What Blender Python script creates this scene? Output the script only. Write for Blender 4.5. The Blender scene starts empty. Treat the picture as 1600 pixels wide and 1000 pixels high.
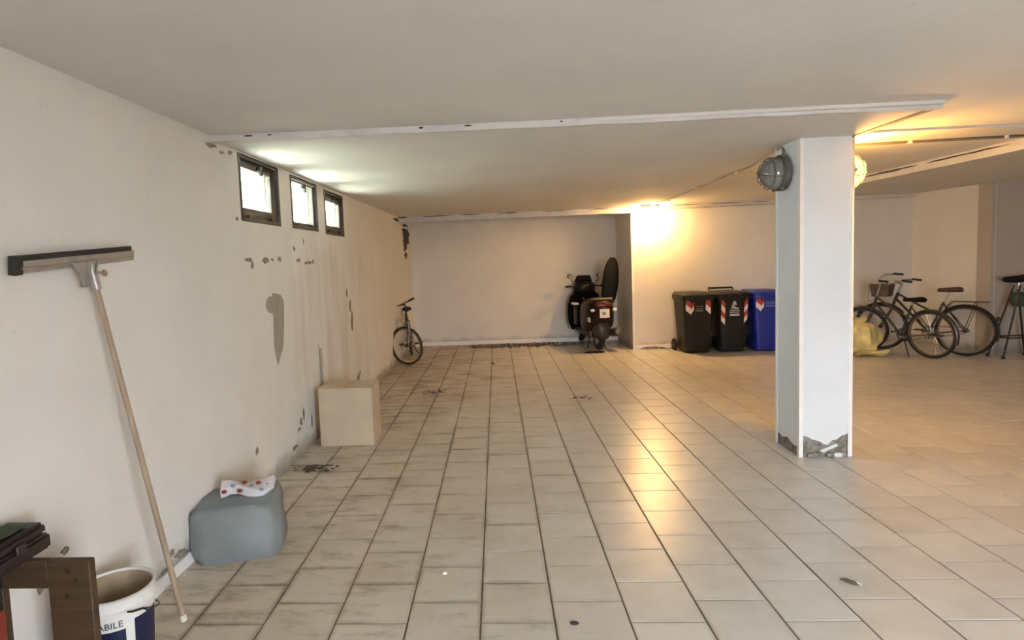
import bpy, bmesh, math, random
from mathutils import Vector, Matrix
random.seed(7)
D = bpy.data
SC = bpy.context.scene
COL = SC.collection
PI = math.pi

# ------------------------------------------------------------------ camera
CAMH = 1.62
cr_ = Vector((0.99791141, 0.05179372, -0.03860357))
cu_ = Vector((0.03460532, 0.07598842, 0.99650802))
cf_ = Vector((-0.05454628, 0.99576261, -0.07403738))
cam = D.cameras.new('camera')
cam.sensor_width = 36.0
cam.lens = 36.0 * 928.712 / 1600.0
cam.shift_x = (800 - 726.81) / 1600.0
cam.shift_y = -(500 - 479.72) / 1600.0
cam.clip_start = 0.05
co = D.objects.new('camera', cam)
COL.objects.link(co)
co.matrix_world = Matrix(((cr_.x, cu_.x, -cf_.x, 0), (cr_.y, cu_.y, -cf_.y, 0),
                          (cr_.z, cu_.z, -cf_.z, CAMH), (0, 0, 0, 1)))
SC.camera = co

# ------------------------------------------------------------------ sky, sun, exposure
SKY_STRENGTH = 20.0
SUN_STRENGTH = 950.0
LAMP_COLUMN = 4200.0
LAMP_BACK = 310.0
w = D.worlds.new('sky'); SC.world = w; w.use_nodes = True
bg = w.node_tree.nodes['Background']
bg.inputs['Color'].default_value = (0.91, 0.965, 1.04, 1)
bg.inputs['Strength'].default_value = SKY_STRENGTH
sun = D.lights.new('sun', 'SUN'); sun.energy = SUN_STRENGTH; sun.angle = 0.01
sun.color = (1.0, 0.95, 0.86)
so = D.objects.new('sun', sun); COL.objects.link(so)
so.rotation_euler = Vector((0.10, -0.62, -0.78)).to_track_quat('-Z', 'Y').to_euler()


def portal(name, loc, direction, sx, sy):
    l = D.lights.new(name, 'AREA'); l.shape = 'RECTANGLE'; l.size = sx; l.size_y = sy
    l.cycles.is_portal = True
    o = D.objects.new(name, l); COL.objects.link(o)
    o.location = loc
    o.rotation_euler = Vector(direction).to_track_quat('-Z', 'Z').to_euler()


portal('daylight_portal', (1.9, -1.35, 1.12), (0, 1, 0), 1.6, 2.24)
for py_ in (4.46, 5.46, 6.41):
    portal('window_portal', (-2.02 + .0134 * (py_ - 2), py_, 2.21), (1, 0, 0), 0.46, 0.72)

vs = SC.view_settings
vs.view_transform = 'Standard'; vs.look = 'None'; vs.gamma = 1.0; vs.exposure = 0.42
vs.use_curve_mapping = False


# ------------------------------------------------------------------ materials
def newmat(name):
    m = D.materials.new(name); m.use_nodes = True
    nt = m.node_tree
    return m, nt, nt.nodes, nt.links, nt.nodes['Principled BSDF']


def P(name, col, rough=0.5, metal=0.0, var=0.12, scale=9.0, bump=0.0, bscale=60.0, emit=None, estr=0.0, coat=0.0):
    m, nt, N, L, b = newmat(name)
    tc = N.new('ShaderNodeTexCoord')
    nz = N.new('ShaderNodeTexNoise'); nz.inputs['Scale'].default_value = scale; nz.inputs['Detail'].default_value = 4
    L.new(tc.outputs['Object'], nz.inputs['Vector'])
    cr = N.new('ShaderNodeValToRGB')
    a = tuple(max(0, c * (1 - var)) for c in col) + (1,)
    z = tuple(min(1, c * (1 + var)) for c in col) + (1,)
    cr.color_ramp.elements[0].color = a; cr.color_ramp.elements[0].position = 0.3
    cr.color_ramp.elements[1].color = z; cr.color_ramp.elements[1].position = 0.7
    L.new(nz.outputs['Fac'], cr.inputs['Fac'])
    L.new(cr.outputs['Color'], b.inputs['Base Color'])
    b.inputs['Roughness'].default_value = rough
    b.inputs['Metallic'].default_value = metal
    if coat: b.inputs['Coat Weight'].default_value = coat
    if bump:
        n2 = N.new('ShaderNodeTexNoise'); n2.inputs['Scale'].default_value = bscale; n2.inputs['Detail'].default_value = 5
        L.new(tc.outputs['Object'], n2.inputs['Vector'])
        bp = N.new('ShaderNodeBump'); bp.inputs['Strength'].default_value = bump; bp.inputs['Distance'].default_value = 0.01
        L.new(n2.outputs['Fac'], bp.inputs['Height']); L.new(bp.outputs['Normal'], b.inputs['Normal'])
    if emit:
        b.inputs['Emission Color'].default_value = (*emit, 1); b.inputs['Emission Strength'].default_value = estr
    return m


def math_node(N, L, op, a, b=None, c=None):
    n = N.new('ShaderNodeMath'); n.operation = op
    for i, v in enumerate((a, b, c)):
        if v is None: continue
        if isinstance(v, (int, float)): n.inputs[i].default_value = v
        else: L.new(v, n.inputs[i])
    return n.outputs[0]


def mix_col(N, L, fac, a, b):
    n = N.new('ShaderNodeMix'); n.data_type = 'RGBA'
    if isinstance(fac, (int, float)): n.inputs[0].default_value = fac
    else: L.new(fac, n.inputs[0])
    for i, v in ((6, a), (7, b)):
        if isinstance(v, tuple): n.inputs[i].default_value = (*v, 1)
        else: L.new(v, n.inputs[i])
    return n.outputs[2]


def ramp(N, L, fac, p0, p1, c0=(0, 0, 0), c1=(1, 1, 1)):
    r = N.new('ShaderNodeValToRGB')
    r.color_ramp.elements[0].position = p0; r.color_ramp.elements[0].color = (*c0, 1)
    r.color_ramp.elements[1].position = p1; r.color_ramp.elements[1].color = (*c1, 1)
    L.new(fac, r.inputs['Fac'])
    return r.outputs['Color']


def noise(N, L, vec, scale, detail=4, rough=0.55):
    n = N.new('ShaderNodeTexNoise'); n.inputs['Scale'].default_value = scale
    n.inputs['Detail'].default_value = detail; n.inputs['Roughness'].default_value = rough
    L.new(vec, n.inputs['Vector'])
    return n.outputs['Fac']


def smooth(N, L, v, lo, hi):
    n = N.new('ShaderNodeMapRange'); n.interpolation_type = 'SMOOTHSTEP'
    n.inputs['From Min'].default_value = lo; n.inputs['From Max'].default_value = hi
    L.new(v, n.inputs['Value'])
    return n.outputs['Result']


TP = 0.33342; TX0 = -0.79235; TY0 = 2.56483


def tile_material():
    m, nt, N, L, b = newmat('glazed_floor_tile')
    g = N.new('ShaderNodeNewGeometry')
    s = N.new('ShaderNodeSeparateXYZ'); L.new(g.outputs['Position'], s.inputs[0])
    x, y = s.outputs['X'], s.outputs['Y']
    kx = math_node(N, L, 'FLOOR', math_node(N, L, 'DIVIDE', math_node(N, L, 'SUBTRACT', x, TX0), TP))
    off = math_node(N, L, 'MULTIPLY', math_node(N, L, 'FLOORED_MODULO', kx, 2.0), 0.5)
    ky = math_node(N, L, 'FLOOR', math_node(N, L, 'SUBTRACT', math_node(N, L, 'DIVIDE', math_node(N, L, 'SUBTRACT', y, TY0), TP), off))
    cb = N.new('ShaderNodeCombineXYZ'); L.new(kx, cb.inputs[0]); L.new(ky, cb.inputs[1])
    wn = N.new('ShaderNodeTexWhiteNoise'); wn.noise_dimensions = '2D'; L.new(cb.outputs[0], wn.inputs['Vector'])
    # per-tile offset for the marbling
    ofs = N.new('ShaderNodeVectorMath'); ofs.operation = 'MULTIPLY_ADD'
    L.new(wn.outputs['Color'], ofs.inputs[0]); ofs.inputs[1].default_value = (13, 17, 5); L.new(g.outputs['Position'], ofs.inputs[2])
    marb = noise(N, L, ofs.outputs[0], 4.5, 5, 0.55)
    base = ramp(N, L, marb, 0.28, 0.72, (0.58, 0.55, 0.505), (0.70, 0.675, 0.63))
    tint = mix_col(N, L, wn.outputs['Value'], (0.90, 0.89, 0.88), (1.0, 1.0, 1.0))
    mul = N.new('ShaderNodeMix'); mul.data_type = 'RGBA'; mul.blend_type = 'MULTIPLY'; mul.inputs[0].default_value = 1
    L.new(base, mul.inputs[6]); L.new(tint, mul.inputs[7])
    # dirt: more towards the left wall and the far end
    dn = noise(N, L, g.outputs['Position'], 1.9, 7, 0.62)
    nearleft = smooth(N, L, x, 0.9, -1.7)
    far = smooth(N, L, y, 3.6, 9.0)
    thr = math_node(N, L, 'ADD', math_node(N, L, 'MULTIPLY', nearleft, 0.16), math_node(N, L, 'MULTIPLY', far, 0.07))
    dirt = smooth(N, L, math_node(N, L, 'ADD', dn, thr), 0.50, 0.92)
    dirt = math_node(N, L, 'MULTIPLY', dirt, math_node(N, L, 'MULTIPLY_ADD', smooth(N, L, x, 2.2, -0.6), 0.85, 0.15))
    c1 = mix_col(N, L, math_node(N, L, 'MULTIPLY', dirt, 0.5), mul.outputs[2], (0.235, 0.175, 0.105))
    # brown film walked in over the left side, and dirt gathered along the tile edges
    film = math_node(N, L, 'MULTIPLY', smooth(N, L, x, 1.5, -1.0), math_node(N, L, 'MULTIPLY_ADD', noise(N, L, g.outputs['Position'], 0.9, 5, 0.6), 0.9, 0.05))
    c1 = mix_col(N, L, film, c1, (0.62, 0.515, 0.37))
    fx = math_node(N, L, 'FRACT', math_node(N, L, 'DIVIDE', math_node(N, L, 'SUBTRACT', x, TX0), TP))
    fy = math_node(N, L, 'FRACT', math_node(N, L, 'SUBTRACT', math_node(N, L, 'DIVIDE', math_node(N, L, 'SUBTRACT', y, TY0), TP), off))
    ex = math_node(N, L, 'SUBTRACT', 0.5, math_node(N, L, 'ABSOLUTE', math_node(N, L, 'SUBTRACT', fx, 0.5)))
    ey = math_node(N, L, 'SUBTRACT', 0.5, math_node(N, L, 'ABSOLUTE', math_node(N, L, 'SUBTRACT', fy, 0.5)))
    ed = math_node(N, L, 'ADD', math_node(N, L, 'MINIMUM', ex, ey), math_node(N, L, 'MULTIPLY', noise(N, L, g.outputs['Position'], 6.0, 5, 0.65), -0.12))
    edm = math_node(N, L, 'MULTIPLY', smooth(N, L, ed, 0.03, -0.06), math_node(N, L, 'MULTIPLY_ADD', smooth(N, L, x, 1.6, -0.4), 0.55, 0.10))
    edm = math_node(N, L, 'MULTIPLY', edm, smooth(N, L, noise(N, L, g.outputs['Position'], 1.3, 4, 0.6), 0.35, 0.65))
    c1 = mix_col(N, L, edm, c1, (0.16, 0.115, 0.065))
    # sharper dark smears
    st = N.new('ShaderNodeMapping'); L.new(g.outputs['Position'], st.inputs['Vector']); st.inputs['Scale'].default_value = (1.0, 2.6, 1.0)
    dn2 = noise(N, L, st.outputs[0], 3.3, 8, 0.72)
    sm = smooth(N, L, math_node(N, L, 'ADD', dn2, math_node(N, L, 'MULTIPLY', thr, 0.75)), 0.57, 0.80)
    sm = math_node(N, L, 'MULTIPLY', sm, smooth(N, L, x, 1.6, -0.2))
    c2 = mix_col(N, L, math_node(N, L, 'MULTIPLY', sm, 0.62), c1, (0.17, 0.12, 0.065))
    # deep brown soil drifted against the far wall
    bx = math_node(N, L, 'ADD', y, math_node(N, L, 'MULTIPLY', noise(N, L, g.outputs['Position'], 2.2, 6, 0.7), 1.5))
    soil = math_node(N, L, 'MULTIPLY', smooth(N, L, bx, 11.7, 12.3), smooth(N, L, x, -1.3, -0.3))
    c3 = mix_col(N, L, math_node(N, L, 'MULTIPLY', soil, 0.7), c2, (0.11, 0.075, 0.04))
    L.new(c3, b.inputs['Base Color'])
    L.new(math_node(N, L, 'ADD', math_node(N, L, 'MULTIPLY', dirt, 0.25), 0.29), b.inputs['Roughness'])
    bp = N.new('ShaderNodeBump'); bp.inputs['Strength'].default_value = 0.22; bp.inputs['Distance'].default_value = 0.004
    L.new(noise(N, L, ofs.outputs[0], 26.0, 5, 0.6), bp.inputs['Height'])
    L.new(bp.outputs['Normal'], b.inputs['Normal'])
    return m


def plaster(name, col, stain=0.0, seed=0.0, zdirt=0.25):
    """painted plaster with uneven colour; stain adds rusty runs and a grimy foot"""
    m, nt, N, L, b = newmat(name)
    g = N.new('ShaderNodeNewGeometry')
    ad = N.new('ShaderNodeVectorMath'); ad.operation = 'ADD'; ad.inputs[1].default_value = (seed, seed * 2, seed * 3)
    L.new(g.outputs['Position'], ad.inputs[0])
    v = ad.outputs[0]
    s = N.new('ShaderNodeSeparateXYZ'); L.new(g.outputs['Position'], s.inputs[0])
    n1 = noise(N, L, v, 1.4, 6, 0.6)
    c = ramp(N, L, n1, 0.3, 0.7, tuple(k * 0.93 for k in col), tuple(min(1, k * 1.03) for k in col))
    # scuffed specks
    n3 = noise(N, L, v, 24.0, 4, 0.6)
    c = mix_col(N, L, math_node(N, L, 'MULTIPLY', smooth(N, L, n3, 0.66, 0.76), 0.22), c, (0.30, 0.27, 0.23))
    if zdirt:
        ft = math_node(N, L, 'ADD', s.outputs['Z'], math_node(N, L, 'MULTIPLY', noise(N, L, v, 5.0, 6, 0.7), -0.30))
        c = mix_col(N, L, math_node(N, L, 'MULTIPLY', smooth(N, L, ft, 0.02, -0.14), zdirt * 2.4), c, (0.20, 0.16, 0.10))
    if stain:
        mp = N.new('ShaderNodeMapping'); mp.inputs['Scale'].default_value = (1, 2.6, 0.45); L.new(v, mp.inputs['Vector'])
        run = noise(N, L, mp.outputs[0], 1.6, 6, 0.6)
        zone = math_node(N, L, 'MULTIPLY', smooth(N, L, s.outputs['Y'], 4.2, 5.6), smooth(N, L, s.outputs['Y'], 8.6, 7.0))
        zone = math_node(N, L, 'MULTIPLY', zone, smooth(N, L, s.outputs['Z'], 2.05, 1.75))
        c = mix_col(N, L, math_node(N, L, 'MULTIPLY', math_node(N, L, 'MULTIPLY', smooth(N, L, run, 0.40, 0.80), zone), stain), c, (0.46, 0.39, 0.23))
        # damp blotches low on the wall
        bl = noise(N, L, v, 9.0, 8, 0.75)
        zz = smooth(N, L, s.outputs['Z'], 1.0, 0.0)
        yy = smooth(N, L, s.outputs['Y'], 3.0, 5.0)
        k = math_node(N, L, 'MULTIPLY', math_node(N, L, 'MULTIPLY', zz, yy), smooth(N, L, bl, 0.56, 0.70))
        c = mix_col(N, L, math_node(N, L, 'MULTIPLY', k, 0.45 * stain), c, (0.27, 0.22, 0.15))
    L.new(c, b.inputs['Base Color'])
    b.inputs['Roughness'].default_value = 0.85
    bp = N.new('ShaderNodeBump'); bp.inputs['Strength'].default_value = 0.18; bp.inputs['Distance'].default_value = 0.01
    L.new(noise(N, L, v, 16.0, 6, 0.65), bp.inputs['Height']); L.new(bp.outputs['Normal'], b.inputs['Normal'])
    return m


def wood(name, c0, c1, rough=0.6, axis=(1, 14, 14)):
    m, nt, N, L, b = newmat(name)
    tc = N.new('ShaderNodeTexCoord')
    mp = N.new('ShaderNodeMapping'); mp.inputs['Scale'].default_value = axis; L.new(tc.outputs['Object'], mp.inputs['Vector'])
    L.new(ramp(N, L, noise(N, L, mp.outputs[0], 4.0, 6, 0.6), 0.3, 0.7, c0, c1), b.inputs['Base Color'])
    b.inputs['Roughness'].default_value = rough
    return m


def glass_pane(name):
    m, nt, N, L, b = newmat(name)
    N.remove(b)
    out = N['Material Output']
    tr = N.new('ShaderNodeBsdfTransparent'); gl = N.new('ShaderNodeBsdfGlossy'); gl.inputs['Roughness'].default_value = 0.05
    tc = N.new('ShaderNodeTexCoord')
    L.new(ramp(N, L, noise(N, L, tc.outputs['Object'], 11.0, 5, 0.7), 0.3, 0.75, (0.96, 0.98, 0.98), (0.78, 0.84, 0.82)), tr.inputs['Color'])
    mx = N.new('ShaderNodeMixShader'); mx.inputs[0].default_value = 0.05
    L.new(tr.outputs[0], mx.inputs[1]); L.new(gl.outputs[0], mx.inputs[2]); L.new(mx.outputs[0], out.inputs['Surface'])
    return m


M = {}
M['tile'] = tile_material()
M['grout'] = P('dark_grout', (0.16, 0.125, 0.085), 0.9, var=0.3, scale=5)
M['wall_left'] = plaster('white_plaster_stained', (0.80, 0.775, 0.73), stain=0.55, zdirt=0.30)
M['wall'] = plaster('white_plaster', (0.78, 0.75, 0.70), seed=3.0)
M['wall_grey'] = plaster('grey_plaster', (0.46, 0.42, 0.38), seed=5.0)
M['ceiling'] = plaster('ceiling_paint', (0.72, 0.70, 0.665), seed=9.0, zdirt=0)
M['column'] = plaster('column_paint', (0.77, 0.80, 0.82), seed=13.0, zdirt=0.05)
M['concrete'] = P('bare_concrete', (0.24, 0.22, 0.19), 0.95, var=0.5, scale=22, bump=0.9, bscale=40)
M['bead'] = P('white_corner_bead', (0.88, 0.86, 0.83), 0.45, var=0.04)
M['lath'] = P('painted_lath', (0.66, 0.64, 0.625), 0.7, var=0.10, scale=6)
M['lath_brown'] = P('brown_lath', (0.34, 0.28, 0.21), 0.7, var=0.2, scale=6)
M['mould'] = P('black_mould', (0.06, 0.05, 0.04), 0.95, var=0.5, scale=30)
M['flake'] = P('exposed_render', (0.27, 0.23, 0.18), 0.95, var=0.45, scale=40)
M['filler'] = P('grey_cement_filler', (0.36, 0.335, 0.28), 0.9, var=0.10, scale=12)
M['winmetal'] = P('dark_window_metal', (0.055, 0.05, 0.042), 0.5, var=0.3, scale=14)
M['sash'] = P('brown_sash_metal', (0.085, 0.075, 0.06), 0.45, var=0.3, scale=14)
M['glass'] = glass_pane('dusty_pane')
M['ground'] = P('white_terrace_paving', (0.78, 0.80, 0.66), 0.9, var=0.10, scale=2)
M['yard'] = P('grey_yard_asphalt', (0.20, 0.195, 0.185), 0.9, var=0.15, scale=2)
M['black'] = P('black_plastic', (0.018, 0.018, 0.019), 0.42, var=0.25)
M['rimdark'] = P('dull_rim_metal', (0.20, 0.18, 0.16), 0.45, 0.8, var=0.15)
M['rubber'] = P('black_rubber', (0.014, 0.013, 0.013), 0.75, var=0.25)
M['chrome'] = P('worn_chrome', (0.55, 0.54, 0.52), 0.28, 1.0, var=0.12)
M['alu'] = P('brushed_metal', (0.36, 0.35, 0.335), 0.42, 0.5, var=0.12, scale=25)
M['steel_dark'] = P('dark_steel', (0.05, 0.047, 0.043), 0.4, 0.7, var=0.25)
M['pole'] = wood('pale_wood_pole', (0.27, 0.20, 0.135), (0.42, 0.325, 0.23), 0.55, (14, 14, 1))
M['wood_dark'] = wood('brown_plank', (0.040, 0.023, 0.011), (0.085, 0.048, 0.022), 0.65, (1, 12, 12))
M['bucket'] = P('white_bucket_plastic', (0.80, 0.78, 0.74), 0.4, var=0.06)
M['bucket_in'] = P('dried_paint_inside', (0.42, 0.33, 0.22), 0.8, var=0.25, scale=10)
M['navy'] = P('navy_label', (0.008, 0.012, 0.05), 0.4, var=0.2)
M['ink'] = P('black_ink', (0.02, 0.02, 0.022), 0.6, var=0.1)
M['binblack'] = P('bin_black_plastic', (0.014, 0.014, 0.013), 0.42, var=0.15)
M['bingreen'] = P('bin_charcoal_plastic', (0.016, 0.018, 0.016), 0.45, var=0.15)
M['binblue'] = P('bin_blue_plastic', (0.004, 0.018, 0.26), 0.4, var=0.15)
M['white'] = P('white_reflective_film', (0.82, 0.76, 0.72), 0.4, var=0.05)
M['red'] = P('red_reflective_film', (0.42, 0.035, 0.03), 0.4, var=0.1)
M['greyprint'] = P('grey_print', (0.50, 0.49, 0.46), 0.6, var=0.1)
M['greyprint_dim'] = P('dim_grey_print', (0.16, 0.165, 0.15), 0.6, var=0.1)
M['blueprint'] = P('pale_blue_print', (0.22, 0.29, 0.55), 0.6, var=0.1)
M['redlamp'] = P('red_lamp_plastic', (0.09, 0.008, 0.008), 0.25, var=0.1)
M['scooter'] = P('scooter_black_paint', (0.006, 0.005, 0.005), 0.35, var=0.2)
M['scooter_red'] = P('scooter_dark_red_paint', (0.014, 0.005, 0.005), 0.35, var=0.2)
M['seatskin'] = P('black_vinyl', (0.004, 0.004, 0.004), 0.7, var=0.25)
for k_ in ('scooter', 'scooter_red', 'seatskin', 'binblack', 'bingreen'):
    M[k_].node_tree.nodes['Principled BSDF'].inputs['Specular IOR Level'].default_value = 0.2
M['muffler'] = P('dull_muffler_metal', (0.16, 0.155, 0.13), 0.42, 0.7, var=0.2)
M['mirrorglass'] = P('mirror_glass', (0.7, 0.7, 0.7), 0.06, 1.0, var=0.02)
M['bikedark'] = P('dark_bike_paint', (0.030, 0.020, 0.015), 0.35, var=0.2)
M['bikegrey'] = P('grey_green_bike_paint', (0.045, 0.05, 0.045), 0.35, var=0.2)
M['basket'] = P('brown_basket_wire', (0.10, 0.07, 0.055), 0.6, var=0.25)
M['rust'] = P('brown_saddle_leather', (0.075, 0.035, 0.025), 0.5, var=0.2)
M['yellowbag'] = P('yellow_plastic_film', (0.74, 0.62, 0.27), 0.35, var=0.25, scale=7)
M['bluepack'] = P('grey_blue_plastic_film', (0.20, 0.222, 0.225), 0.55, var=0.10, scale=4)
M['card'] = P('tan_cardboard', (0.55, 0.45, 0.32), 0.85, var=0.08, scale=5)
M['tape'] = P('tan_tape', (0.40, 0.31, 0.20), 0.5, var=0.06)
M['leafbrown'] = P('dry_leaf', (0.10, 0.075, 0.05), 0.9, var=0.5, scale=60)
M['leafpale'] = P('pale_scrap', (0.55, 0.52, 0.46), 0.8, var=0.3, scale=60)
M['lampmetal'] = P('grey_cast_metal', (0.10, 0.10, 0.09), 0.5, 0.4, var=0.2)
M['lampglass_off'] = P('grey_lamp_glass', (0.17, 0.175, 0.165), 0.12, var=0.15, coat=0.5)
def lit_glass(name, tint, emit, estr):
    m, nt, N, L, b = newmat(name); N.remove(b)
    tr = N.new('ShaderNodeBsdfTransparent'); tr.inputs['Color'].default_value = (*tint, 1)
    em = N.new('ShaderNodeEmission'); em.inputs['Strength'].default_value = estr
    tc = N.new('ShaderNodeTexCoord')
    L.new(ramp(N, L, noise(N, L, tc.outputs['Object'], 30.0, 3, 0.6), 0.35, 0.65, tuple(c * 0.75 for c in emit), emit), em.inputs['Color'])
    ad = N.new('ShaderNodeAddShader'); L.new(tr.outputs[0], ad.inputs[0]); L.new(em.outputs[0], ad.inputs[1])
    L.new(ad.outputs[0], N['Material Output'].inputs['Surface'])
    return m


M['lamp_col'] = lit_glass('lit_amber_glass', (0.85, 0.62, 0.25), (1.0, 0.66, 0.16), 2.6)
M['bulb'] = P('glowing_bulb', (0.9, 0.8, 0.5), 0.4, emit=(1.0, 0.66, 0.32), estr=LAMP_COLUMN)
M['lamp_back'] = P('lit_warm_diffuser', (0.9, 0.8, 0.6), 0.4, emit=(1.0, 0.57, 0.20), estr=LAMP_BACK)
M['conduit'] = P('grey_conduit', (0.42, 0.39, 0.34), 0.6, var=0.1)
M['cable'] = P('dark_cable', (0.10, 0.075, 0.05), 0.7, var=0.2)
M['clip'] = P('pale_clip', (0.72, 0.68, 0.58), 0.6, var=0.1)
M['green'] = P('dark_green_cloth', (0.045, 0.065, 0.035), 0.9, var=0.3, scale=25)
M['redplastic'] = P('red_plastic', (0.19, 0.03, 0.014), 0.4, var=0.15)
M['case'] = P('black_case_plastic', (0.017, 0.012, 0.012), 0.45, var=0.25)
M['floral'] = P('white_printed_wrap', (0.68, 0.63, 0.64), 0.5, var=0.06)
M['blueprint2'] = P('blue_grey_print', (0.20, 0.27, 0.34), 0.5, var=0.1)


# ------------------------------------------------------------------ mesh helpers
class MB:
    def __init__(self):
        self.v = []; self.f = []

    def add(self, vs_, fs):
        o = len(self.v)
        self.v += [Vector(p) for p in vs_]
        self.f += [tuple(i + o for i in f) for f in fs]
        return self

    def xf(self, mat, start=0):
        for i in range(start, len(self.v)): self.v[i] = mat @ self.v[i]
        return self

    def box(self, x0, x1, y0, y1, z0, z1):
        return self.add([(x0, y0, z0), (x1, y0, z0), (x1, y1, z0), (x0, y1, z0), (x0, y0, z1), (x1, y0, z1), (x1, y1, z1), (x0, y1, z1)],
                        [(0, 3, 2, 1), (4, 5, 6, 7), (0, 1, 5, 4), (1, 2, 6, 5), (2, 3, 7, 6), (3, 0, 4, 7)])

    def loft(self, secs, caps=True, closed=False):
        n = len(secs[0]); vs_ = [p for s in secs for p in s]; fs = []
        k = len(secs)
        for a in range(k if closed else k - 1):
            b = (a + 1) % k
            for i in range(n):
                j = (i + 1) % n
                fs.append((a * n + i, a * n + j, b * n + j, b * n + i))
        if caps and not closed:
            fs.append(tuple(reversed(range(n)))); fs.append(tuple((k - 1) * n + i for i in range(n)))
        return self.add(vs_, fs)

    def tube(self, pts, r, n=8, closed=False, caps=True):
        pts = [Vector(p) for p in pts]; k = len(pts)
        rs = r if isinstance(r, (list, tuple)) else [r] * k
        secs = []; up = None
        for i in range(k):
            if closed: t = pts[(i + 1) % k] - pts[i - 1]
            else: t = pts[min(i + 1, k - 1)] - pts[max(i - 1, 0)]
            t.normalize()
            if up is None:
                up = Vector((0, 0, 1)) if abs(t.z) < 0.9 else Vector((1, 0, 0))
            a = t.cross(up).normalized(); up = a.cross(t).normalized()
            secs.append([pts[i] + (a * math.cos(q) + up * math.sin(q)) * rs[i] for q in [2 * PI * j / n for j in range(n)]])
        return self.loft(secs, caps, closed)

    def lathe(self, prof, c=(0, 0, 0), axis=(0, 0, 1), n=24, closed=False):
        ax = Vector(axis).normalized()
        a = ax.orthogonal().normalized(); b = ax.cross(a)
        c = Vector(c)
        secs = [[c + ax * z + (a * math.cos(q) + b * math.sin(q)) * max(r, 1e-4) for q in [2 * PI * j / n for j in range(n)]] for r, z in prof]
        return self.loft(secs, not closed, closed)

    def ring(self, c, axis, R, r, n=40, m=8):
        return self.lathe([(R + r * math.cos(q), r * math.sin(q)) for q in [2 * PI * i / m for i in range(m)]], c, axis, n, closed=True)

    def prism(self, poly, o, ax, ay, t):
        """polygon in plane (ax, ay) from o, thickness t along ax x ay"""
        o = Vector(o); ax = Vector(ax); ay = Vector(ay); nz = ax.cross(ay).normalized()
        A = [o + ax * p[0] + ay * p[1] for p in poly]; B = [p + nz * t for p in A]
        return self.loft([A, B])

    def sphere(self, c, rx, ry, rz, n=16, m=10):
        secs = []
        for i in range(m + 1):
            q = PI * i / m
            rr = max(math.sin(q), 1e-3)
            secs.append([Vector(c) + Vector((rx * rr * math.cos(a), ry * rr * math.sin(a), -rz * math.cos(q))) for a in [2 * PI * j / n for j in range(n)]])
        return self.loft(secs)

    def build(self, name, mat, parent=None, bevel=0.0, seg=1, sharp=40, data=None):
        me = D.meshes.new(name)
        me.from_pydata([tuple(p) for p in self.v], [], self.f)
        bm = bmesh.new(); bm.from_mesh(me)
        bmesh.ops.remove_doubles(bm, verts=bm.verts, dist=1e-6)
        bmesh.ops.recalc_face_normals(bm, faces=bm.faces)
        if bevel:
            es = [e for e in bm.edges if len(e.link_faces) == 2 and e.calc_face_angle(0) > 0.5]
            bmesh.ops.bevel(bm, geom=es, offset=bevel, segments=seg, affect='EDGES', clamp_overlap=True)
        bm.to_mesh(me); bm.free()
        me.polygons.foreach_set('use_smooth', [True] * len(me.polygons))
        me.set_sharp_from_angle(angle=math.radians(sharp))
        me.materials.append(M[mat] if isinstance(mat, str) else mat)
        o = D.objects.new(name, me); COL.objects.link(o)
        if parent: o.parent = parent
        return o


def tag(o, label, cat=None, group=None, kind=None):
    if label: o['label'] = label
    if cat: o['category'] = cat
    if group: o['group'] = group
    if kind: o['kind'] = kind
    return o


def thing(name, label, cat, loc=(0, 0, 0), rotz=0.0, group=None, kind=None):
    o = D.objects.new(name, None); o.empty_display_size = 0.1; COL.objects.link(o)
    o.location = loc; o.rotation_euler = (0, 0, rotz)
    return tag(o, label, cat, group, kind)


def struct(name, label, mb, mat, bevel=0.0, parent=None):
    o = mb.build(name, mat, parent, bevel)
    o['kind'] = 'structure'
    if label: o['label'] = label
    return o


# ================================================================== THE SETTING
CEIL = 2.478; PANEL = 2.458
# ---- floor with tiles
floor = struct('floor', 'pale glazed square floor tiles laid in staggered rows with dark joints',
               MB().box(-2.1, 8.9, -1.5, 12.0, -0.2, -0.005), 'grout')


def tile_mesh(mb, cx, cy, z=0.0):
    a = TP / 2 - 0.0042; b = a - 0.0022
    o = [(-a, -a), (a, -a), (a, a), (-a, a)]; t = [(-b, -b), (b, -b), (b, b), (-b, b)]
    vs_ = [(cx + p[0], cy + p[1], z - 0.012) for p in o] + [(cx + p[0], cy + p[1], z - 0.0018) for p in o] + [(cx + p[0], cy + p[1], z) for p in t]
    fs = [(8, 9, 10, 11)]
    for i in range(4):
        j = (i + 1) % 4
        fs += [(i, j, 4 + j, 4 + i), (4 + i, 4 + j, 8 + j, 8 + i)]
    return mb.add(vs_, fs)


def wx(y): return -1.79 + 0.0134 * (y - 2)


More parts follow.
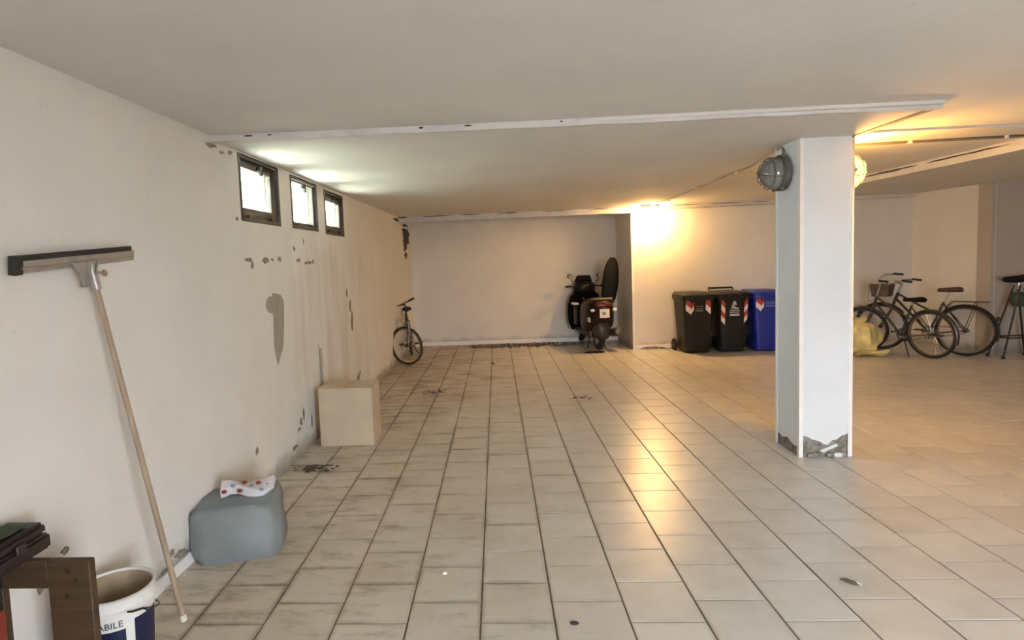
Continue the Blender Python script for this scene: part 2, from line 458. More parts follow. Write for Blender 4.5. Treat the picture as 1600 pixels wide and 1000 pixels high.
near, rest = [], []
for k in range(-4, 29):
    cx = TX0 + (k + 0.5) * TP
    for n in range(-13, 29):
        cy = TY0 + (n + 0.5 + (0.5 if k % 2 else 0)) * TP
        if cx < wx(cy) - 0.16 or cx > 8.6 or cy < -1.2 or cy > 11.85: continue
        d = Vector((cx, cy, -CAMH)); zc = d.dot(cf_)
        vis = False
        if zc > 0.3:
            px = 726.81 + 928.7 * d.dot(cr_) / zc; py = 479.72 - 928.7 * d.dot(cu_) / zc
            vis = -30 < px < 1630 and py < 1040
            # under the frame pile or behind the column: still floor, but not among the largest seen
        (near if vis else rest).append((cx, cy, zc))
near.sort(key=lambda t: t[2])
rest += near[300:]; near = near[:300]
t0 = None
for i, (cx, cy, zc) in enumerate(near):
    if t0 is None:
        t0 = tile_mesh(MB(), 0, 0).build('tile', 'tile', floor, sharp=8); o = t0
    else:
        o = t0.copy(); COL.objects.link(o)
    o.location = (cx, cy, random.uniform(-0.0006, 0.0004))
    o.rotation_euler = (random.gauss(0, 0.0014), random.gauss(0, 0.0014), random.gauss(0, 0.0012))
mb = MB()
for cx, cy, zc in rest: tile_mesh(mb, cx, cy, random.uniform(-0.0006, 0.0004))
o = mb.build('tile_field', 'tile', floor, sharp=8); o['kind'] = 'stuff'

# ---- ceiling, lowered panel and laths
ceiling = struct('ceiling', 'dull white painted garage ceiling', MB().box(-2.15, 8.9, -1.5, 12.05, CEIL, CEIL + 0.25), 'ceiling')
MB().box(-1.80, 2.70, 3.76, 12.0, PANEL, CEIL).build('ceiling_panel', 'ceiling', ceiling)


def lath(name, label, pts, w, z0, z1, mat, wob=0.0):
    """flat batten under the ceiling from a to b, in a few uneven lengths"""
    o = None
    mbx = MB()
    (x0, y0), (x1, y1) = pts
    n = max(2, int(math.hypot(x1 - x0, y1 - y0) / 0.22))
    d = Vector((x1 - x0, y1 - y0, 0)).normalized(); s = Vector((-d.y, d.x, 0))
    secs = []
    for i in range(n + 1):
        q = i / n
        c = Vector((x0 + (x1 - x0) * q, y0 + (y1 - y0) * q, 0))
        dz = random.uniform(-wob, wob); dw = random.uniform(-wob, wob) * 0.5
        secs.append([c + s * (w / 2 + dw) + Vector((0, 0, z1)), c + s * (w / 2) + Vector((0, 0, z0 + dz)),
                     c - s * (w / 2) + Vector((0, 0, z0 + dz)), c - s * (w / 2 + dw) + Vector((0, 0, z1))])
    mbx.loft(secs)
    return struct(name, label, mbx, mat, 0.002)


tr1 = lath('trim_1', 'long white joint cover strip across the ceiling in front of the column', ((-1.77, 3.735), (2.72, 3.83)), 0.05, 2.436, CEIL, 'lath', 0.004)
tr2 = lath('trim_2', 'brown ceiling strip running from the column top toward the camera', ((2.715, 3.83), (2.715, 4.69)), 0.045, 2.448, CEIL, 'lath_brown', 0.002)
tr3 = lath('trim_3', 'cracked white lintel strip above the scooter recess', ((-1.68, 10.41), (2.34, 10.41)), 0.09, 2.362, CEIL, 'lath', 0.004)
tr4 = lath('trim_4', 'thin white strip along the ceiling above the wheeled bins', ((2.34, 10.34), (6.95, 10.34)), 0.07, 2.425, CEIL, 'lath', 0.004)
tr5 = lath('trim_5', 'warm lit ceiling strip receding on the right toward the bicycles', ((4.46, 4.2), (4.43, 8.3)), 0.07, 2.385, CEIL, 'lath', 0.003)
tr6 = lath('trim_6', 'thin ceiling strip right of the column head', ((2.74, 4.64), (4.40, 4.66)), 0.03, 2.462, CEIL, 'lath', 0.001)


def crack(parent, a, b, h, n, mat='mould', nrm=(0, -1, 0), name='crack'):
    """thin dark ragged gap lying on a face between a and b"""
    a = Vector(a); b = Vector(b); d = (b - a); L_ = d.length; d.normalize()
    nv = Vector(nrm); up = nv.cross(d).normalized()
    top = []; bot = []
    for i in range(n + 1):
        q = i / n; e = math.sin(PI * q) ** 0.5 if n > 1 else 1
        top.append((q * L_, random.uniform(0.25, 0.6) * h * max(e, 0.05))); bot.append((q * L_, -random.uniform(0.2, 0.55) * h * max(e, 0.05)))
    return MB().prism(top + bot[::-1], a - nv * 0.002, d, up, 0.005 if True else 0).build(name, mat, parent)


# dark gaps where the laths have come away
for x0, x1, h in ((-1.72, -1.50, 0.03), (-1.30, -0.70, 0.014), (-0.62, -0.20, 0.012), (0.05, 0.42, 0.016), (0.8, 1.3, 0.012), (1.6, 2.1, 0.012)):
    crack(tr3, (x0, 10.362, 2.446), (x1, 10.362, 2.448), h, 7, nrm=(0, -1, 0))
for x0, x1, h in ((2.9, 3.5, 0.012), (3.6, 4.2, 0.014), (4.3, 4.62, 0.012)):
    crack(tr4, (x0, 10.303, 2.452), (x1, 10.303, 2.452), h, 7)
for y0, y1, h in ((4.25, 4.42, 0.03), (5.4, 6.4, 0.02), (6.5, 7.4, 0.026), (7.5, 8.2, 0.014)):
    crack(tr5, (4.46 - 0.03 * (y1 - 4.2) / 4.1 - 0.0355, y1, 2.452), (4.46 - 0.03 * (y0 - 4.2) / 4.1 - 0.0355, y0, 2.452), h, 8, nrm=(-1, 0, 0))
for x, wd in ((-1.55, 0.06), (-1.40, 0.03), (-0.45, 0.03), (-0.17, 0.05), (0.42, 0.02), (1.05, 0.025), (2.62, 0.09)):
    yy = 3.735 + 0.095 * (x + 1.77) / 4.49
    crack(tr1, (x, yy - 0.0255, 2.464), (x + wd, yy - 0.0255, 2.464), 0.012, 4)

# ---- left wall with three windows (local frame: s along wall from y=2, t outward)
ANG = math.atan(0.0134)


def leftframe(o):
    o.location = (-1.79, 2.0, 0); o.rotation_euler = (0, 0, -ANG)   # local x = into room (normal), local y = along
    return o


WIN = [(2.092, 2.828, 1.975, 2.445), (3.096, 3.820, 1.982, 2.438), (4.060, 4.770, 1.970, 2.425)]
ss = [-3.5] + [q for wn in WIN for q in wn[:2]] + [9.95]
mb = MB()
for i in range(len(ss) - 1):
    s0, s1 = ss[i], ss[i + 1]
    hole = [wn for wn in WIN if abs(wn[0] - s0) < 1e-6]
    if hole:
        z0, z1 = hole[0][2:]
        mb.box(-0.30, 0, s0, s1, -0.1, z0); mb.box(-0.30, 0, s0, s1, z1, CEIL + 0.01)
    else:
        mb.box(-0.30, 0, s0, s1, -0.1, CEIL + 0.01)
wall_left = leftframe(struct('wall_left', 'long stained white plaster wall with three small windows', mb, 'wall_left'))
for wi, (s0, s1, z0, z1) in enumerate(WIN):
    wroot = leftframe(thing('window_%d' % (wi + 1), ['small dark framed window nearest the camera, high on left wall', 'middle small window of the three on the left wall, thinnest frame', 'farthest small dark framed window on the left wall'][wi], None, kind='structure'))
    fw = 0.03

    def ring_box(mbx, x0, x1, a0, a1, b0, b1, wd):
        wl, wr, wb_, wt = wd
        mbx.box(x0, x1, a0, a0 + wl, b0, b1); mbx.box(x0, x1, a1 - wr, a1, b0, b1)
        mbx.box(x0, x1, a0 + wl, a1 - wr, b0, b0 + wb_); mbx.box(x0, x1, a0 + wl, a1 - wr, b1 - wt, b1)
        return mbx
    ring_box(MB(), -0.12, 0.006, s0, s1, z0, z1, (fw, fw, fw, fw)).build('window_frame', 'winmetal', wroot, 0.003)
    wd = (0.055, 0.10, 0.07, 0.055) if wi != 1 else (0.012, 0.045, 0.03, 0.012)
    if wi == 2: wd = (0.04, 0.075, 0.07, 0.07)
    sash = ring_box(MB(), -0.062, -0.018, s0 + fw, s1 - fw, z0 + fw, z1 - fw, wd).build('sash', 'sash', wroot, 0.004)
    MB().box(-0.046, -0.042, s0 + fw + wd[0] - 0.004, s1 - fw - wd[1] + 0.004, z0 + fw + wd[2] - 0.004, z1 - fw - wd[3] + 0.004).build('pane', 'glass', wroot)
    sm = (s0 + s1) / 2
    MB().box(-0.02, 0.012, sm - 0.02, sm + 0.03, z1 - fw - 0.05, z1 - fw - 0.015).box(-0.004, 0.02, sm - 0.008, sm + 0.012, z1 - fw - 0.085, z1 - fw - 0.045).build('latch', 'steel_dark', sash, 0.003)
    for e in (-1, 1):
        MB().box(-0.02, 0.004, sm + e * 0.2 - 0.03, sm + e * 0.2 + 0.03, z0 + 0.028, z0 + 0.05).build('hinge', 'steel_dark', sash, 0.003)


def blob(n, rx, ry, seed, rag=0.35):
    r_ = random.Random(seed)
    return [(rx * (1 + r_.uniform(-rag, rag)) * math.cos(2 * PI * i / n), ry * (1 + r_.uniform(-rag, rag)) * math.sin(2 * PI * i / n)) for i in range(n)]


def patch(parent, o, ax, ay, poly, mat, name, t=0.003):
    return MB().prism(poly, o, ax, ay, t).build(name, mat, parent)


# grey filler patch, flaked plaster, soil marks on the left wall (local: x normal, y = Y-2, z)
fp = [(4.555, 1.443), (4.62, 1.436), (4.712, 1.424), (4.774, 1.378), (4.777, 1.315), (4.752, 1.16), (4.72, 1.03), (4.694, 0.983), (4.58, 0.872), (4.532, 0.982), (4.53, 1.1), (4.547, 1.232), (4.542, 1.283), (4.456, 1.3), (4.415, 1.353), (4.434, 1.391), (4.487, 1.417), (4.551, 1.418)]
fo = patch(wall_left, (0, 0, 0), (0, 1, 0), (0, 0, 1), [(a - 2, b) for a, b in fp], 'filler', 'filler_patch', 0.005)
fo['label'] = 'grey cement filler smear'
FL = [(4.16, 1.70, .05, .014), (4.22, 1.665, .02, .03), (4.46, 1.70, .07, .022), (4.60, 1.705, .03, .012), (4.75, 1.71, .035, .02),
      (5.20, 1.70, .04, .016), (5.40, 1.675, .06, .010), (5.50, 1.68, .08, .012), (5.60, 1.69, .02, .022), (5.36, 1.87, .012, .025), (5.1, 1.80, .02, .02),
      (6.92, 1.00, .06, .10), (6.86, 1.18, .04, .06), (6.75, 1.33, .03, .05), (7.06, .28, .07, .05), (7.16, .32, .03, .03), (5.02, .29, .03, .035), (4.97, .24, .03, .02),
      (4.83, .12, .06, .022), (5.10, .34, .02, .05), (5.30, .22, .02, .05), (4.10, .33, .02, .03), (2.24, .52, .02, .014), (2.10, .44, .02, .018), (4.02, 1.98, .02, .012),
      (3.05, .10, .05, .02), (3.12, .06, .06, .025), (3.3, .12, .03, .03), (2.96, .14, .03, .02), (2.88, .075, .04, .02), (2.5, .2, .05, .03), (3.98, 2.42, .03, .012), (3.72, 2.42, .07, .014), (3.86, 2.40, .04, .010)]
for i, (yy, zz, a, b) in enumerate(FL):
    patch(wall_left, (0, yy - 2, zz), (0, 1, 0), (0, 0, 1), blob(11, a, b, i + 5, 0.45), 'flake', 'plaster_flake', 0.003)
for i, (yy, zz, a, b) in enumerate(((11.1, 2.36, .35, .018), (10.9, 2.34, .2, .012), (11.0, 2.23, .28, .06), (11.02, 2.10, .24, .10), (10.98, 1.95, .2, .09), (11.0, 1.80, .15, .06), (10.2, 2.40, .3, .022), (11.3, 2.15, .2, .12))):
    patch(wall_left, (0, yy - 2, zz), (0, 1, 0), (0, 0, 1), blob(12, a, b, i + 60, 0.45), 'mould', 'mould_patch', 0.003)

# ---- other walls
wall_back = struct('wall_back', 'plain plaster back wall of the scooter recess', MB().box(-1.75, 2.45, 11.70, 11.95, -0.1, CEIL + 0.01), 'wall')
struct('baseboard_back', 'low white painted skirting at the foot of the recess wall', MB().box(-1.66, 2.33, 11.682, 11.70, -0.001, 0.075), 'bead', 0.003)
wall_bins = struct('wall_right', 'warm lit plaster wall behind the wheeled bins', MB().box(2.33, 7.2, 10.38, 11.95, -0.1, CEIL + 0.01), 'wall')
struct('trim_7', 'pale corner bead on the edge of the recess', MB().box(2.322, 2.36, 10.372, 10.39, 0, 2.36), 'bead', 0.002)
mb = MB()
mb.prism([(0, 0), (1.462, 0), (1.462, 2.49), (0, 2.49)], (6.97, 10.40, -0.01), Vector((0.18, -1.45, 0)).normalized(), (0, 0, 1), -0.25)
struct('wall_side', 'plaster side wall behind the leaning bicycles', mb, 'wall')
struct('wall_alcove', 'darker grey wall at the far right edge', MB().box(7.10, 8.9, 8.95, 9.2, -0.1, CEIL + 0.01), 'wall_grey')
struct('wall_far_right', 'plaster wall closing the garage on the right', MB().box(8.6, 8.9, -1.5, 9.2, -0.1, CEIL + 0.01), 'wall')
mb = MB()
mb.box(-2.1, 1.1, -1.5, -1.3, -0.1, CEIL + 0.01).box(2.7, 8.9, -1.5, -1.3, -0.1, CEIL + 0.01).box(1.1, 2.7, -1.5, -1.3, 2.25, CEIL + 0.01)
struct('wall_rear', 'front wall of the garage with the open gateway', mb, 'wall')
struct('terrace', 'sunlit pale terrace outside the small windows', MB().box(-40, -2.1, -1.5, 40, 1.0, 1.2), 'ground')
struct('yard_shade_block', 'unseen block added above the garage to shade the yard', MB().box(-2.15, 8.9, -1.5, 12.05, CEIL + 0.25, 9.5), 'wall')  # added out of view, keeps the sun off the yard near the gateway
struct('ground', 'grey yard outside the garage gateway', MB().box(-40, 40, -40, -1.5, -0.4, -0.02), 'yard')
# broken skirting foot by the recess corner
mb = MB()
mb.prism([(0, 0), (0, .085), (.3, .08), (.62, .085), (.62, .03), (.55, .012), (.47, .04), (.36, .05), (.22, .055), (.12, .035), (.06, .0)], (2.36, 10.38, 0), (1, 0, 0), (0, 0, 1), 0.016)
struct('baseboard_right', 'broken white skirting beside the recess corner', mb, 'bead', 0.002)
for i, (x, z, a, b) in enumerate(((2.56, .03, .05, .012), (2.70, .035, .07, .014), (2.84, .025, .05, .016), (2.95, .04, .05, .018))):
    patch(wall_bins, (x, 10.384, z), (1, 0, 0), (0, 0, 1), blob(9, a, b, 90 + i), 'flake', 'plaster_flake', 0.006)
# short white skirting at the left wall by the bucket
sk = MB(); sk.prism([(0.52, 0), (1.26, 0), (1.27, .04), (1.25, .075), (0.9, .07), (0.52, .075)], (0, 0, 0), (0, 1, 0), (0, 0, 1), 0.02)
leftframe(struct('baseboard_left', 'short loose white skirting along the left wall behind the bucket', sk, 'bead', 0.003))

# ---- column
CX0, CX1, CY0, CY1 = 2.318, 2.712, 4.685, 5.075
colm = struct('column', 'square white plastered column with chipped foot', MB().box(CX0 + 0.012, CX1 - 0.012, CY0 + 0.012, CY1 - 0.012, -0.01, PANEL + 0.02), 'concrete')
colm['category'] = 'column'


def skin(o, ax, prof):
    poly = [(0, PANEL + 0.015)] + prof + [(prof[-1][0], PANEL + 0.015)]
    return MB().prism(poly, o, ax, (0, 0, 1), 0.014).build('plaster_skin', 'column', colm)


W_ = CX1 - CX0
skin((CX0, CY0 + 0.014, 0), (1, 0, 0), [(0, .15), (.03, .17), (.06, .165), (.10, .14), (.15, .125), (.19, .10), (.215, .095), (.25, .13), (.28, .135), (.32, .165), (.36, .18), (W_, .19)])
skin((CX0 + 0.014, CY1, 0), (0, -1, 0), [(0, .09), (.06, .10), (.12, .085), (.2, .11), (.26, .085), (.32, .07), (.39, .10)])
skin((CX1 - 0.014, CY0, 0), (0, 1, 0), [(0, .16), (.1, .09), (.2, .12), (.3, .06), (.39, .08)])
skin((CX1, CY1 - 0.014, 0), (-1, 0, 0), [(0, .1), (.2, .07), (W_, .11)])
for (x, y, sx, sy) in ((CX0, CY0, 1, 1), (CX1, CY0, -1, 1), (CX0, CY1, 1, -1), (CX1, CY1, -1, -1)):
    a = 0.028; t = 0.003
    mb = MB()
    mb.box(min(x - t * sx, x + a * sx), max(x - t * sx, x + a * sx), min(y - t * sy, y + 0.002 * sy), max(y - t * sy, y + 0.002 * sy), 0, PANEL)
    mb.box(min(x - t * sx, x + .002 * sx), max(x - t * sx, x + .002 * sx), min(y - t * sy, y + a * sy), max(y - t * sy, y + a * sy), 0, PANEL)
    mb.build('corner_bead', 'bead', colm, 0.001)
for i in range(9):
    r_ = random.Random(i)
    x = r_.uniform(CX0 + .05, CX1 - .05); q = r_.uniform(0.01, 0.03)
    mb = MB().sphere((x, CY0 - r_.uniform(0.0, .012), q * .6), q * 1.3, q * .7, q * .8, 7, 5)
    mb.build('rubble', 'concrete' if i % 3 else 'column', colm)
mb = MB().prism([(0, 0), (.13, .055), (.14, .035), (.03, -.015)], (2.47, CY0 + .010, .05), (1, 0, 0), (0, 0, 1), 0.012)
mb.build('plaster_chip', 'column', colm)

# ================================================================== THINGS
# ---- bulkhead lamps on the column


def bulkhead(label, loc, sgn, glassmat):
    t = thing('bulkhead_lamp', label, 'lamp', loc)
    ax = (sgn, 0, 0)
    MB().lathe([(0.03, 0), (0.125, 0), (0.14, .012), (0.142, .05), (0.13, .062), (0.05, .062)], axis=ax, n=28).build('base', 'lampmetal', t)
    MB().lathe([(0.122, .055), (0.128, .075), (0.122, .11), (0.104, .145), (0.075, .172), (0.04, .186), (0.002, .19)], axis=ax, n=28).build('glass_dome', glassmat, t)
    if glassmat == 'lamp_col':
        MB().sphere((sgn * .11, 0, 0), .022, .022, .022, 14, 10).build('bulb', 'bulb', t)
    cg = MB()
    for k in range(3):
        q = PI * k / 3 + 0.3
        pts = []
        for j in range(13):
            b = -PI / 2 + PI * j / 12
            rr = 0.138 * math.sin(b); d = 0.06 + 0.145 * math.cos(b)
            pts.append((sgn * d, rr * math.cos(q), rr * math.sin(q)))
        cg.tube(pts, 0.0035, 6)
    cg.ring((sgn * .125, 0, 0), ax, .126, .0035, 28, 6)
    cg.build('wire_cage', 'lampmetal', t)
    for k in range(6):
        q = 2 * PI * k / 6
        MB().sphere((sgn * .05, .146 * math.cos(q), .146 * math.sin(q)), .016, .013, .013, 8, 5).build('cage_bolt', 'lampmetal', t)
    return t


bulkhead('unlit round grey glass bulkhead lamp on the left face of the column', (CX0 - 0.001, 4.93, 2.235), -1, 'lampglass_off')
bulkhead('lit amber round bulkhead lamp on the right face of the column', (CX1 + 0.001, 4.90, 2.215), 1, 'lamp_col')

t = thing('ceiling_lamp', 'small lit warm lamp under the ceiling above the bins', 'lamp', (2.575, 10.12, PANEL))
MB().box(-.145, .145, -.085, .085, -.03, 0).build('back_plate', 'lampmetal', t, 0.01)
sec = []
for d, s in ((-.03, 1.0), (-.07, .97), (-.105, .86), (-.125, .6)):
    sec.append([(.132 * s * math.copysign(abs(math.cos(q)) ** .5, math.cos(q)), .074 * s * math.copysign(abs(math.sin(q)) ** .5, math.sin(q)), d) for q in [2 * PI * j / 20 for j in range(20)]])
MB().loft(sec).build('diffuser', 'lamp_back', t)

# ---- conduits and cables


def cable(name, label, pts, r, mat, cat='cable', clips=()):
    o = thing(name, label, cat)
    MB().tube(pts, r, 8).build('tube', mat, o)
    for c in clips:
        MB().box(c[0] - .016, c[0] + .016, c[1] - .016, c[1] + .016, c[2] - .012, c[2] + .016).build('clip', 'clip', o, .003)
    return o


cable('ceiling_conduit', 'thin grey conduit across the ceiling from the column to the far lamp',
      [(2.31, 4.99, 2.44), (2.40, 5.3, PANEL - .012), (2.52, 6.0, PANEL - .010), (2.55, 7.0, PANEL - .010), (2.62, 8.5, PANEL - .010), (2.60, 9.6, PANEL - .010), (2.59, 10.03, PANEL - .012)], 0.010, 'conduit', 'conduit',
      [(2.53, 6.4, PANEL - .01), (2.58, 7.8, PANEL - .01), (2.66, 9.3, PANEL - .01)])
cable('lamp_lead', 'short dark lead bending down the column to the unlit lamp',
      [(2.36, 5.16, 2.440), (2.306, 5.02, 2.440), (2.306, 4.95, 2.438), (2.306, 4.925, 2.42), (2.306, 4.92, 2.37)], 0.009, 'lampmetal', 'cable')
cable('ceiling_cable', 'dark cable clipped to the ceiling right of the column',
      [(2.71, 5.19, CEIL - .012), (3.4, 5.15, CEIL - .010), (4.1, 5.11, CEIL - .013), (4.40, 5.10, CEIL - .010)], 0.011, 'cable', 'cable',
      [(3.42, 5.15, CEIL - .012), (4.14, 5.11, CEIL - .012)])
cable('wall_cable', 'thin cable running under the ceiling above the bins',
      [(2.82, 10.368, 2.405), (3.4, 10.368, 2.40), (4.2, 10.368, 2.405), (5.0, 10.368, 2.40), (6.0, 10.368, 2.41)], 0.007, 'conduit', 'cable')
# thin upright pipe on the left wall
t = thing('wall_pipe', 'thin upright pipe on the left wall beside the cardboard box', 'pipe')
xp = wx(5.62) + 0.016
MB().tube([(xp, 5.62, 0.0), (xp, 5.625, .45), (xp, 5.63, .86)], 0.013, 8).build('tube', 'lath_brown', t)
MB().lathe([(.016, 0), (.018, .03), (.012, .04)], (xp, 5.63, .855)).build('cap', 'clip', t)
MB().lathe([(.035, 0), (.03, .03), (.016, .06)], (xp + .006, 5.62, 0.0)).build('foot_sleeve', 'steel_dark', t)

# ---- floor squeegee leaning on the wall
hd = Vector((-1.745, 2.41, 1.695)); ft = Vector((-1.515, 2.590, 0.004))
sq = thing('floor_squeegee', 'long wooden-handled floor squeegee propped head-up against the left wall', 'squeegee', ft)
top = hd - ft + Vector((0.030, 0.03, -0.03))
MB().tube([(0, 0, 0), top * .5, top], [.0135, .0125, .0115], 12).build('pole', 'pole', sq)
MB().lathe([(.0155, 0), (.0158, .02), (.0145, .03)], (0, 0, 0), top).build('pole_cap', 'clip', sq)
hl = top.normalized()
a = hd - ft
bl = Vector((0.006, 0.7, 0.055)).normalized()      # along the head, in the wall plane
up = Vector((0.15, -0.075, 1)).normalized()
nn = bl.cross(up).normalized()
if nn.x < 0: nn = -nn
e0 = a - bl * .345; e1 = a + bl * .345


def slab(pa, pb, u0, u1, n0, n1):
    m_ = MB()
    m_.loft([[p + up * u0 + nn * n0, p + up * u1 + nn * n0, p + up * u1 + nn * n1, p + up * u0 + nn * n1] for p in (pa, pb)])
    return m_


slab(e0, e1, -.024, .022, .002, .026).build('metal_channel', 'alu', sq, .003)
slab(e0 + bl * .01, e1 - bl * .02, -.006, .0, .026, .030).build('channel_ridge', 'chrome', sq, .001)
slab(e0 - bl * .02, e1 - bl * .015, .012, .042, .006, .022).build('rubber_blade', 'rubber', sq, .002)
slab(e0 - bl * .022, e0 + bl * .02, -.028, .042, .001, .029).build('end_cap', 'rubber', sq, .003)
# bracket: a fan-shaped socket under the head
MB().loft([[a + bl * s1 * k + up * z + nn * n for (s1, n) in ((-1, .026), (1, .026), (1, .046), (-1, .046))] for k, z in ((.085, .0), (.06, -.03), (.032, -.07), (.024, -.11))]).build('socket_bracket', 'alu', sq, .003)
MB().lathe([(.02, 0), (.021, .06), (.018, .11)], top - hl * .10, hl, 14).build('socket', 'alu', sq)
MB().lathe([(.004, 0), (.004, .03), (.014, .032), (.016, .042), (.0, .045)], top - hl * .02 + nn * .018, nn, 12).build('thumb_screw', 'chrome', sq)
MB().tube([a + bl * .05 + nn * .05 + up * (-.01), a + bl * .02 + nn * .055 + up * (-.05), a + bl * .03 + nn * .05 + up * (-.095)], .006, 8).build('brace', 'chrome', sq)

# ---- white bucket
bk = thing('paint_bucket', 'white plastic paint bucket with navy label on the floor', 'bucket', (-1.585, 2.235, 0))
BH = 0.375


def br(z): return 0.124 + 0.020 * z / BH


MB().lathe([(.0, 0), (br(0) - .006, 0), (br(0), .008), (br(.2), .2), (br(BH - .05), BH - .05), (br(BH - .05) - .004, BH - .05), (br(0) - .004, .012), (.0, .01)], n=96).build('body', 'bucket', bk)
MB().lathe([(br(0) - .010, .03), (br(BH) - .010, BH - .006), (br(BH) - .012, BH - .006), (br(0) - .014, .03)], n=96, closed=True).build('paint_crust', 'bucket_in', bk)
MB().lathe([(.001, .09), (br(.05) - .012, .09), (br(.05) - .012, .10), (.001, .102)], n=40).build('dried_paint', 'bucket_in', bk)
MB().lathe([(br(BH) - .006, BH - .055), (br(BH) + .010, BH - .055), (br(BH) + .011, BH - .048), (br(BH) + .002, BH - .040), (br(BH) + .002, BH - .008), (br(BH) + .007, BH), (br(BH) - .005, BH + .002), (br(BH) - .008, BH - .004)], n=96, closed=True).build('rim', 'bucket', bk)


def wrap(name, mat, a0, a1, z0, z1, off=.0015, n=14):
    m_ = MB(); secs = []
    for i in range(n + 1):
        q = a0 + (a1 - a0) * i / n
        secs.append([((br(z) + o_) * math.cos(q), (br(z) + o_) * math.sin(q), z) for z, o_ in ((z0, 0), (z1, 0), (z1, off), (z0, off))])
    m_.loft(secs)
    return m_.build(name, mat, bk)


VA = math.atan2(-2.235, 1.585)                # bucket side that faces the camera
wrap('label_panel', 'navy', VA - 1.25, VA + .18, .06, .255)
wrap('label_panel', 'navy', VA + .42, VA + 1.25, .06, .280)


def text_mesh(txt):
    cu = D.curves.new('lettering', 'FONT'); cu.body = txt; cu.size = 1.0; cu.extrude = 0.02; cu.resolution_u = 2
    ob = D.objects.new('lettering', cu); COL.objects.link(ob)
    bpy.context.view_layer.update()
    dg = bpy.context.evaluated_depsgraph_get()
    me = D.meshes.new_from_object(ob.evaluated_get(dg))
    vs_ = [v.co.copy() for v in me.vertices]; fs = [tuple(p.vertices) for p in me.polygons]
    D.objects.remove(ob); D.curves.remove(cu); D.meshes.remove(me)
    return vs_, fs


def wrap_text(txt, a_end, z, size, mat, name='lettering'):
    vs_, fs = text_mesh(txt)
    mx = max(v.x for v in vs_)
    out = []
    for v in vs_:
        zz = z + v.y * size
        q = a_end + (v.x - mx) * size / br(zz)
        rr = br(zz) + .0012 + v.z * .03
        out.append((rr * math.cos(q), rr * math.sin(q), zz))
    return MB().add(out, fs).build(name, mat, bk)


wrap_text('ABILE', VA + .12, .268, .036, 'ink')
# handle ears and wire
for q in (VA + .55, VA + .55 + PI):
    c = Vector((math.cos(q), math.sin(q), 0))
    MB().lathe([(.018, 0), (.018, .012), (.01, .016), (.0, .017)], c * (br(.33) - .001) + Vector((0, 0, .315)), c, 14).build('handle_ear', 'bucket', bk)
q0 = VA + .55
pts = []
for j in range(19):
    b = PI * j / 18
    c = Vector((math.cos(q0), math.sin(q0), 0)); d = Vector((-math.sin(q0), math.cos(q0), 0))
    pts.append(c * (br(.33) + .016) * math.cos(b) + d * (br(.33) + .012) * math.sin(b) * .98 + Vector((0, 0, .315 - .075 * math.sin(b))))
MB().tube(pts, .0028, 6).build('wire_handle', 'steel_dark', bk)
cc = Vector((math.cos(q0), math.sin(q0), 0)); dd = Vector((-math.sin(q0), math.cos(q0), 0))
MB().tube([cc * .165 - dd * .06 + Vector((0, 0, .335)), cc * .164 - dd * .04 + Vector((0, 0, .325)), cc * .168 + Vector((0, 0, .318)), cc * .168 + dd * .02 + Vector((0, 0, .30))], .004, 6).build('hook', 'steel_dark', bk)

# ---- brown plank frame
fr = thing('plank_frame', 'brown wooden frame of nailed planks beside the bucket', 'wooden frame', (-1.56, 1.87, 0))
MB().box(-.205, -.0005, 0, .030, .568, .665).build('rail', 'wood_dark', fr, .003)
MB().box(0, .152, -.002, .030, 0, .665).build('post', 'wood_dark', fr, .003)
MB().box(-.205, -.165, 0, .030, 0, .5675).build('post', 'wood_dark', fr, .003)
for x, z in ((.075, .63), (.10, .60), (.065, .545)):
    MB().lathe([(.006, 0), (.006, .002), (.0, .003)], (x, -.002, z), (0, -1, 0), 8).build('nail_head', 'steel_dark', fr)

# ---- black case lying on the frame, green cloth, black and red crate under it
cs = thing('black_case', 'black plastic case lying on top of the plank frame', 'case', (-1.695, 1.62, .666))
MB().box(-.075, .075, -.36, .36, 0, .055).build('lower_shell', 'case', cs, .010, 2)
MB().box(-.078, .070, -.362, .352, .055, .098).build('lid', 'case', cs, .014, 2)
MB().box(.074, .084, -.1, .06, .04, .062).build('handle', 'black', cs, .003)
MB().box(.072, .082, .20, .24, .035, .075).build('latch', 'steel_dark', cs, .003)
gc = MB()
gp = []
for i in range(9):
    row = []
    for j in range(7):
        r_ = random.Random(i * 9 + j)
        row.append((-1.765 + .11 * j / 6, 1.70 + .22 * i / 8, .7668 + r_.uniform(0.0, .010) + (.004 if 0 < i < 8 else 0)))
    gp.append(row)
vs_ = [p for row in gp for p in row] + [(p[0], p[1], p[2] - .003) for row in gp for p in row]
fs = []
for i in range(8):
    for j in range(6):
        k = i * 7 + j
        fs += [(k, k + 1, k + 8, k + 7), (63 + k, 63 + k + 7, 63 + k + 8, 63 + k + 1)]
edge = [j for j in range(7)] + [7 * i + 6 for i in range(1, 9)] + [56 + j for j in range(5, -1, -1)] + [7 * i for i in range(7, 0, -1)]
for n_ in range(len(edge)):
    p, q = edge[n_], edge[(n_ + 1) % len(edge)]
    fs.append((p, 63 + p, 63 + q, q))
gc.add(vs_, fs)
tag(gc.build('green_cloth', 'green'), 'dark green rag lying on the black case', 'cloth')
cb_ = thing('plastic_crate', 'tall black crate with a red side panel at the left edge', 'crate', (-1.72, 1.60, 0))
MB().box(-.055, .045, -.22, .215, 0, .655).build('body', 'black', cb_, .008)
MB().box(.044, .052, -.20, .212, .02, .535).build('side_panel', 'redplastic', cb_, .003)
MB().box(-.058, .049, -.224, .219, .60, .66).build('rim', 'black', cb_, .006)

